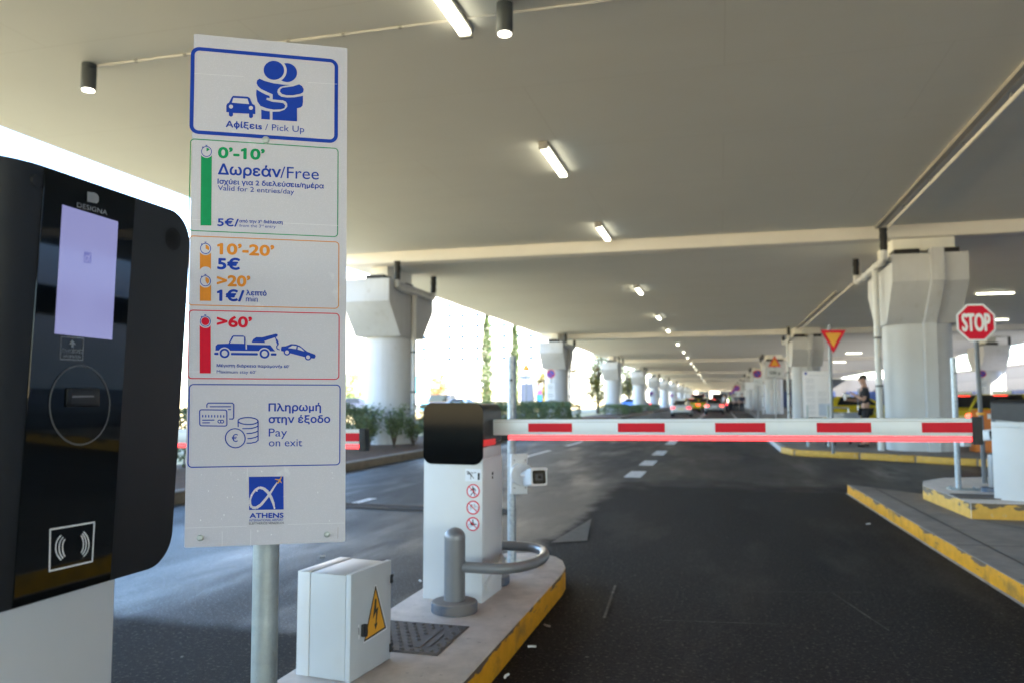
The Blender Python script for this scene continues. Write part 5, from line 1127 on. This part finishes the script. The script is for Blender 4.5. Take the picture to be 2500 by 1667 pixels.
# ================================================================== LEFT SIDE
def hedge(x0, x1, y0, y1, h, n, label):
    t = thing('hedge', label, 'hedge', ((x0 + x1) / 2, (y0 + y1) / 2, .07), 0, 'clipped hedges in the left planting bed')
    W2, L2 = (x1 - x0) / 2, (y1 - y0) / 2; pts = []
    while len(pts) < n:
        x, y, z = random.uniform(-1, 1), random.uniform(-1, 1), random.random()
        f = 1 + .10 * sin(y * L2 * 1.7) + .06 * sin(y * L2 * 4.1 + 1); e = .22 * random.random() ** 2
        k = random.random()
        if k < .4: z = 1 - e
        elif k < .75: x = math.copysign(1 - e, x)
        if z < .18 and random.random() < .75: continue
        if abs(x) > .8 and z > .85 and random.random() < .6: continue
        pts.append((x * W2 * (.92 + .1 * sin(y * L2 * 2.3 + x)), y * L2, .05 + z * h * f))
    leaf_mb(pts, .05).build('leaves', L_hedge, t, smooth=0)
    b = MB(); k = int(L2 * 2 / .5)
    for i in range(k):
        for x in (-W2 * .5, 0, W2 * .5): y = -L2 + (i + .5) * L2 * 2 / k + random.uniform(-.15, .15); b.tube([(x, y, -.05), (x + random.uniform(-.1, .1), y + random.uniform(-.1, .1), h * .75)], .02, 5, r2=.008)
    b.build('stems', M_bark, t)
hedge(-9.75, -9.0, -2, 19.5, 1.02, 20000, 'long clipped hedge left of the nearest left column, behind the sign')
hedge(-9.3, -7.0, 21.6, 41, .97, 20000, 'clipped hedge between the nearest and second left columns')
hedge(-9.3, -7.2, 61, 65.5, .75, 5000, 'low hedge at the foot of the third left column')
hedge(-9.3, -7.0, 68.5, 74, .6, 7000, 'low hedge between the third and fourth left columns')
hedge(-9.3, -7.0, 82, 96, .6, 5000, 'faint low hedge beyond the fourth left column')
for k, (x, y, h) in enumerate(((-8.35, 17.6, .85), (-8.05, 18.5, .95), (-7.85, 19.3, .8), (-8.75, 18.5, 1.05))):
    t = thing('shrub', ['sparse shrub right behind the tip of the left barrier arm', 'sparse shrub in front of the nearest left column', 'sparse shrub at the downpipe of the nearest left column', 'fuller shrub at the left foot of the nearest left column'][k], 'shrub', (x, y, .07), 0, 'loose shrubs at the column foot')
    b = MB(); pts = []
    for i in range(16):
        a, e = random.uniform(0, 2 * pi), random.uniform(.05, .45); tip = Vector((cos(a) * e, sin(a) * e, h * random.uniform(.65, 1.1))); b.tube([(0, 0, -.03), tip * .5 + Vector((0, 0, .08)), tip], .009, 5, r2=.003)
        for j in range(55): q = tip * random.uniform(.45, 1.05) + Vector((random.gauss(0, .07), random.gauss(0, .07), random.gauss(0, .06))); pts.append((q.x, q.y, max(.06, q.z)))
    b.build('stems', M_bark, t); leaf_mb(pts, .042).build('leaves', L_shrub, t, smooth=0)
def cypress(x, y, h, r, label):
    t = thing('cypress_tree', label, 'cypress tree', (x, y, 0), 0, 'slim cypresses beyond the road')
    MB().tube([(0, 0, -.1), (0, 0, h * .9)], .18, 8, r2=.03).build('trunk', M_bark, t); pts = []
    for i in range(5200):
        z = random.random(); R = r * min(1, (1 - z) * 2.2 + .12) * min(1, .45 + z * 4) * (1 + .25 * sin(z * 37) * sin(z * 11 + 2)); a = random.uniform(0, 2 * pi); q = R * random.random() ** .4 * (1 + .18 * sin(a * 3 + z * 20)); pts.append((q * cos(a), q * sin(a), .2 + z * h))
    leaf_mb(pts, .17).build('crown', L_cyp, t, smooth=0)
cypress(at_y(1188, 900, 100).x, 100, 13.5, .80, 'taller slim cypress left of the galvanised pole'); cypress(at_y(1257, 900, 112).x, 112, 14, .62, 'slim cypress seen behind the top of the galvanised pole')
def tree(x, y, h, r, lm, label, n=2600, grp='autumn trees beyond the road'):
    t = thing('broadleaf_tree', label, 'tree', (x, y, 0), 0, grp); b = MB(); b.tube([(0, 0, -.1), (.1, 0, h * .35), (.05, .1, h * .6)], .16, 8, r2=.07); pts = []
    cl = [(Vector((random.gauss(0, r * .45), random.gauss(0, r * .45), h * random.uniform(.12, .95))), r * random.uniform(.34, .6)) for _ in range(30)]
    for c, s in cl:
        b.tube([(0, 0, h * .35), c * .6 + Vector((0, 0, h * .15)), c], .06, 6, r2=.015)
        for _ in range(n // 22): v = Vector((random.gauss(0, 1), random.gauss(0, 1), random.gauss(0, .8))).normalized() * s * random.random() ** .4; pts.append(c + v)
    b.build('trunk', M_bark, t); leaf_mb(pts, .15).build('crown', lm, t, smooth=0)
tree(at_y(1458, 900, 75).x, 75, 7.6, 1.9, L_aut, 'yellow green tree left of the third left column'); tree(at_y(1533, 930, 95).x, 95, 6.5, 1.9, L_aut, 'yellowing tree between the third and fourth left columns')
tree(at_y(1068, 930, 120).x, 120, 5.6, 1.9, L_oran, 'small orange tree left of the taller cypress'); tree(at_y(856, 930, 80).x, 80, 4.4, 1.5, L_shrub, 'olive green tree at the right edge of the tariff sign'); tree(at_y(1330, 950, 100).x, 100, 5.0, 1.4, L_aut, 'small tree right of the galvanised pole')
# white hotel-like block far left
hb_ = thing('white_building', 'big white block with rows of small square windows in the sun', 'building', (-90, 255, 0))
M_wb = mat('white_render', (.80, .79, .76), .8, 0, .02, .05); MB().span((-190, 250, -.03), (-45, 275, 46)).build('wall', M_wb, hb_, world=True, smooth=0)
M_win = mat('pale_blue_glass', (.02, .048, .08), .6, 0, .2, .2, spec=.1)
cols = [at_y(u, 800, 250).x for u in (1098, 1130, 1166, 1198, 1231, 1264, 1297, 1330, 1363)] + [-98, -106, -114]
for x in cols:
    for k in range(8): z = at_y(1200, 874.5, 250).z + k * 3.66; MB().span((x - .68, 249.88, z - .6), (x + .68, 249.97, z + .6)).build('window', M_win, hb_, world=True, smooth=0)
for z, h_ in ((10.9, .5), (8.3, .3)):
    MB().span((-150, 249.4, z), (-50, 249.9, z + h_)).build('ledge', M_wb, hb_, world=True, smooth=0)
MB().span((-150, 247, 5.0), (-50, 249.9, 5.6)).build('canopy', M_wb, hb_, world=True, smooth=0)
bx = at_y(1027, 950, 95); kc = thing('blue_kiosk', 'pale blue kiosk in the sun beside the first downpipe', 'kiosk', (bx.x, 95, 0)); kw = at_y(1040, 950, 95).x - at_y(1013, 950, 95).x
MB().box((0, 0, 2.2), (kw, 2, 4.4)).build('walls', mat('pale_blue_panel', (.10, .42, .80), .5), kc); MB().box((0, 0, 4.46), (kw + .2, 2.2, .12)).build('roof', M_wink, kc); MB().box((0, -1.02, 1.1), (kw * .4, .04, 2)).build('door', M_wink, kc)
fx = at_y(1310, 960, 70); fb = thing('flag_banner', 'blue and pink banner on a pole right of the totem', 'banner', (fx.x, 70, 0)); post(fb, 3.0, .04); MB().box((.25, 0, 2.2), (.5, .03, .8)).build('upper_cloth', mat('banner_pink', (.7, .12, .3), .7), fb); MB().box((.25, 0, 1.3), (.55, .03, 1.0)).build('lower_cloth', mat('banner_blue', (.1, .4, .8), .7), fb)
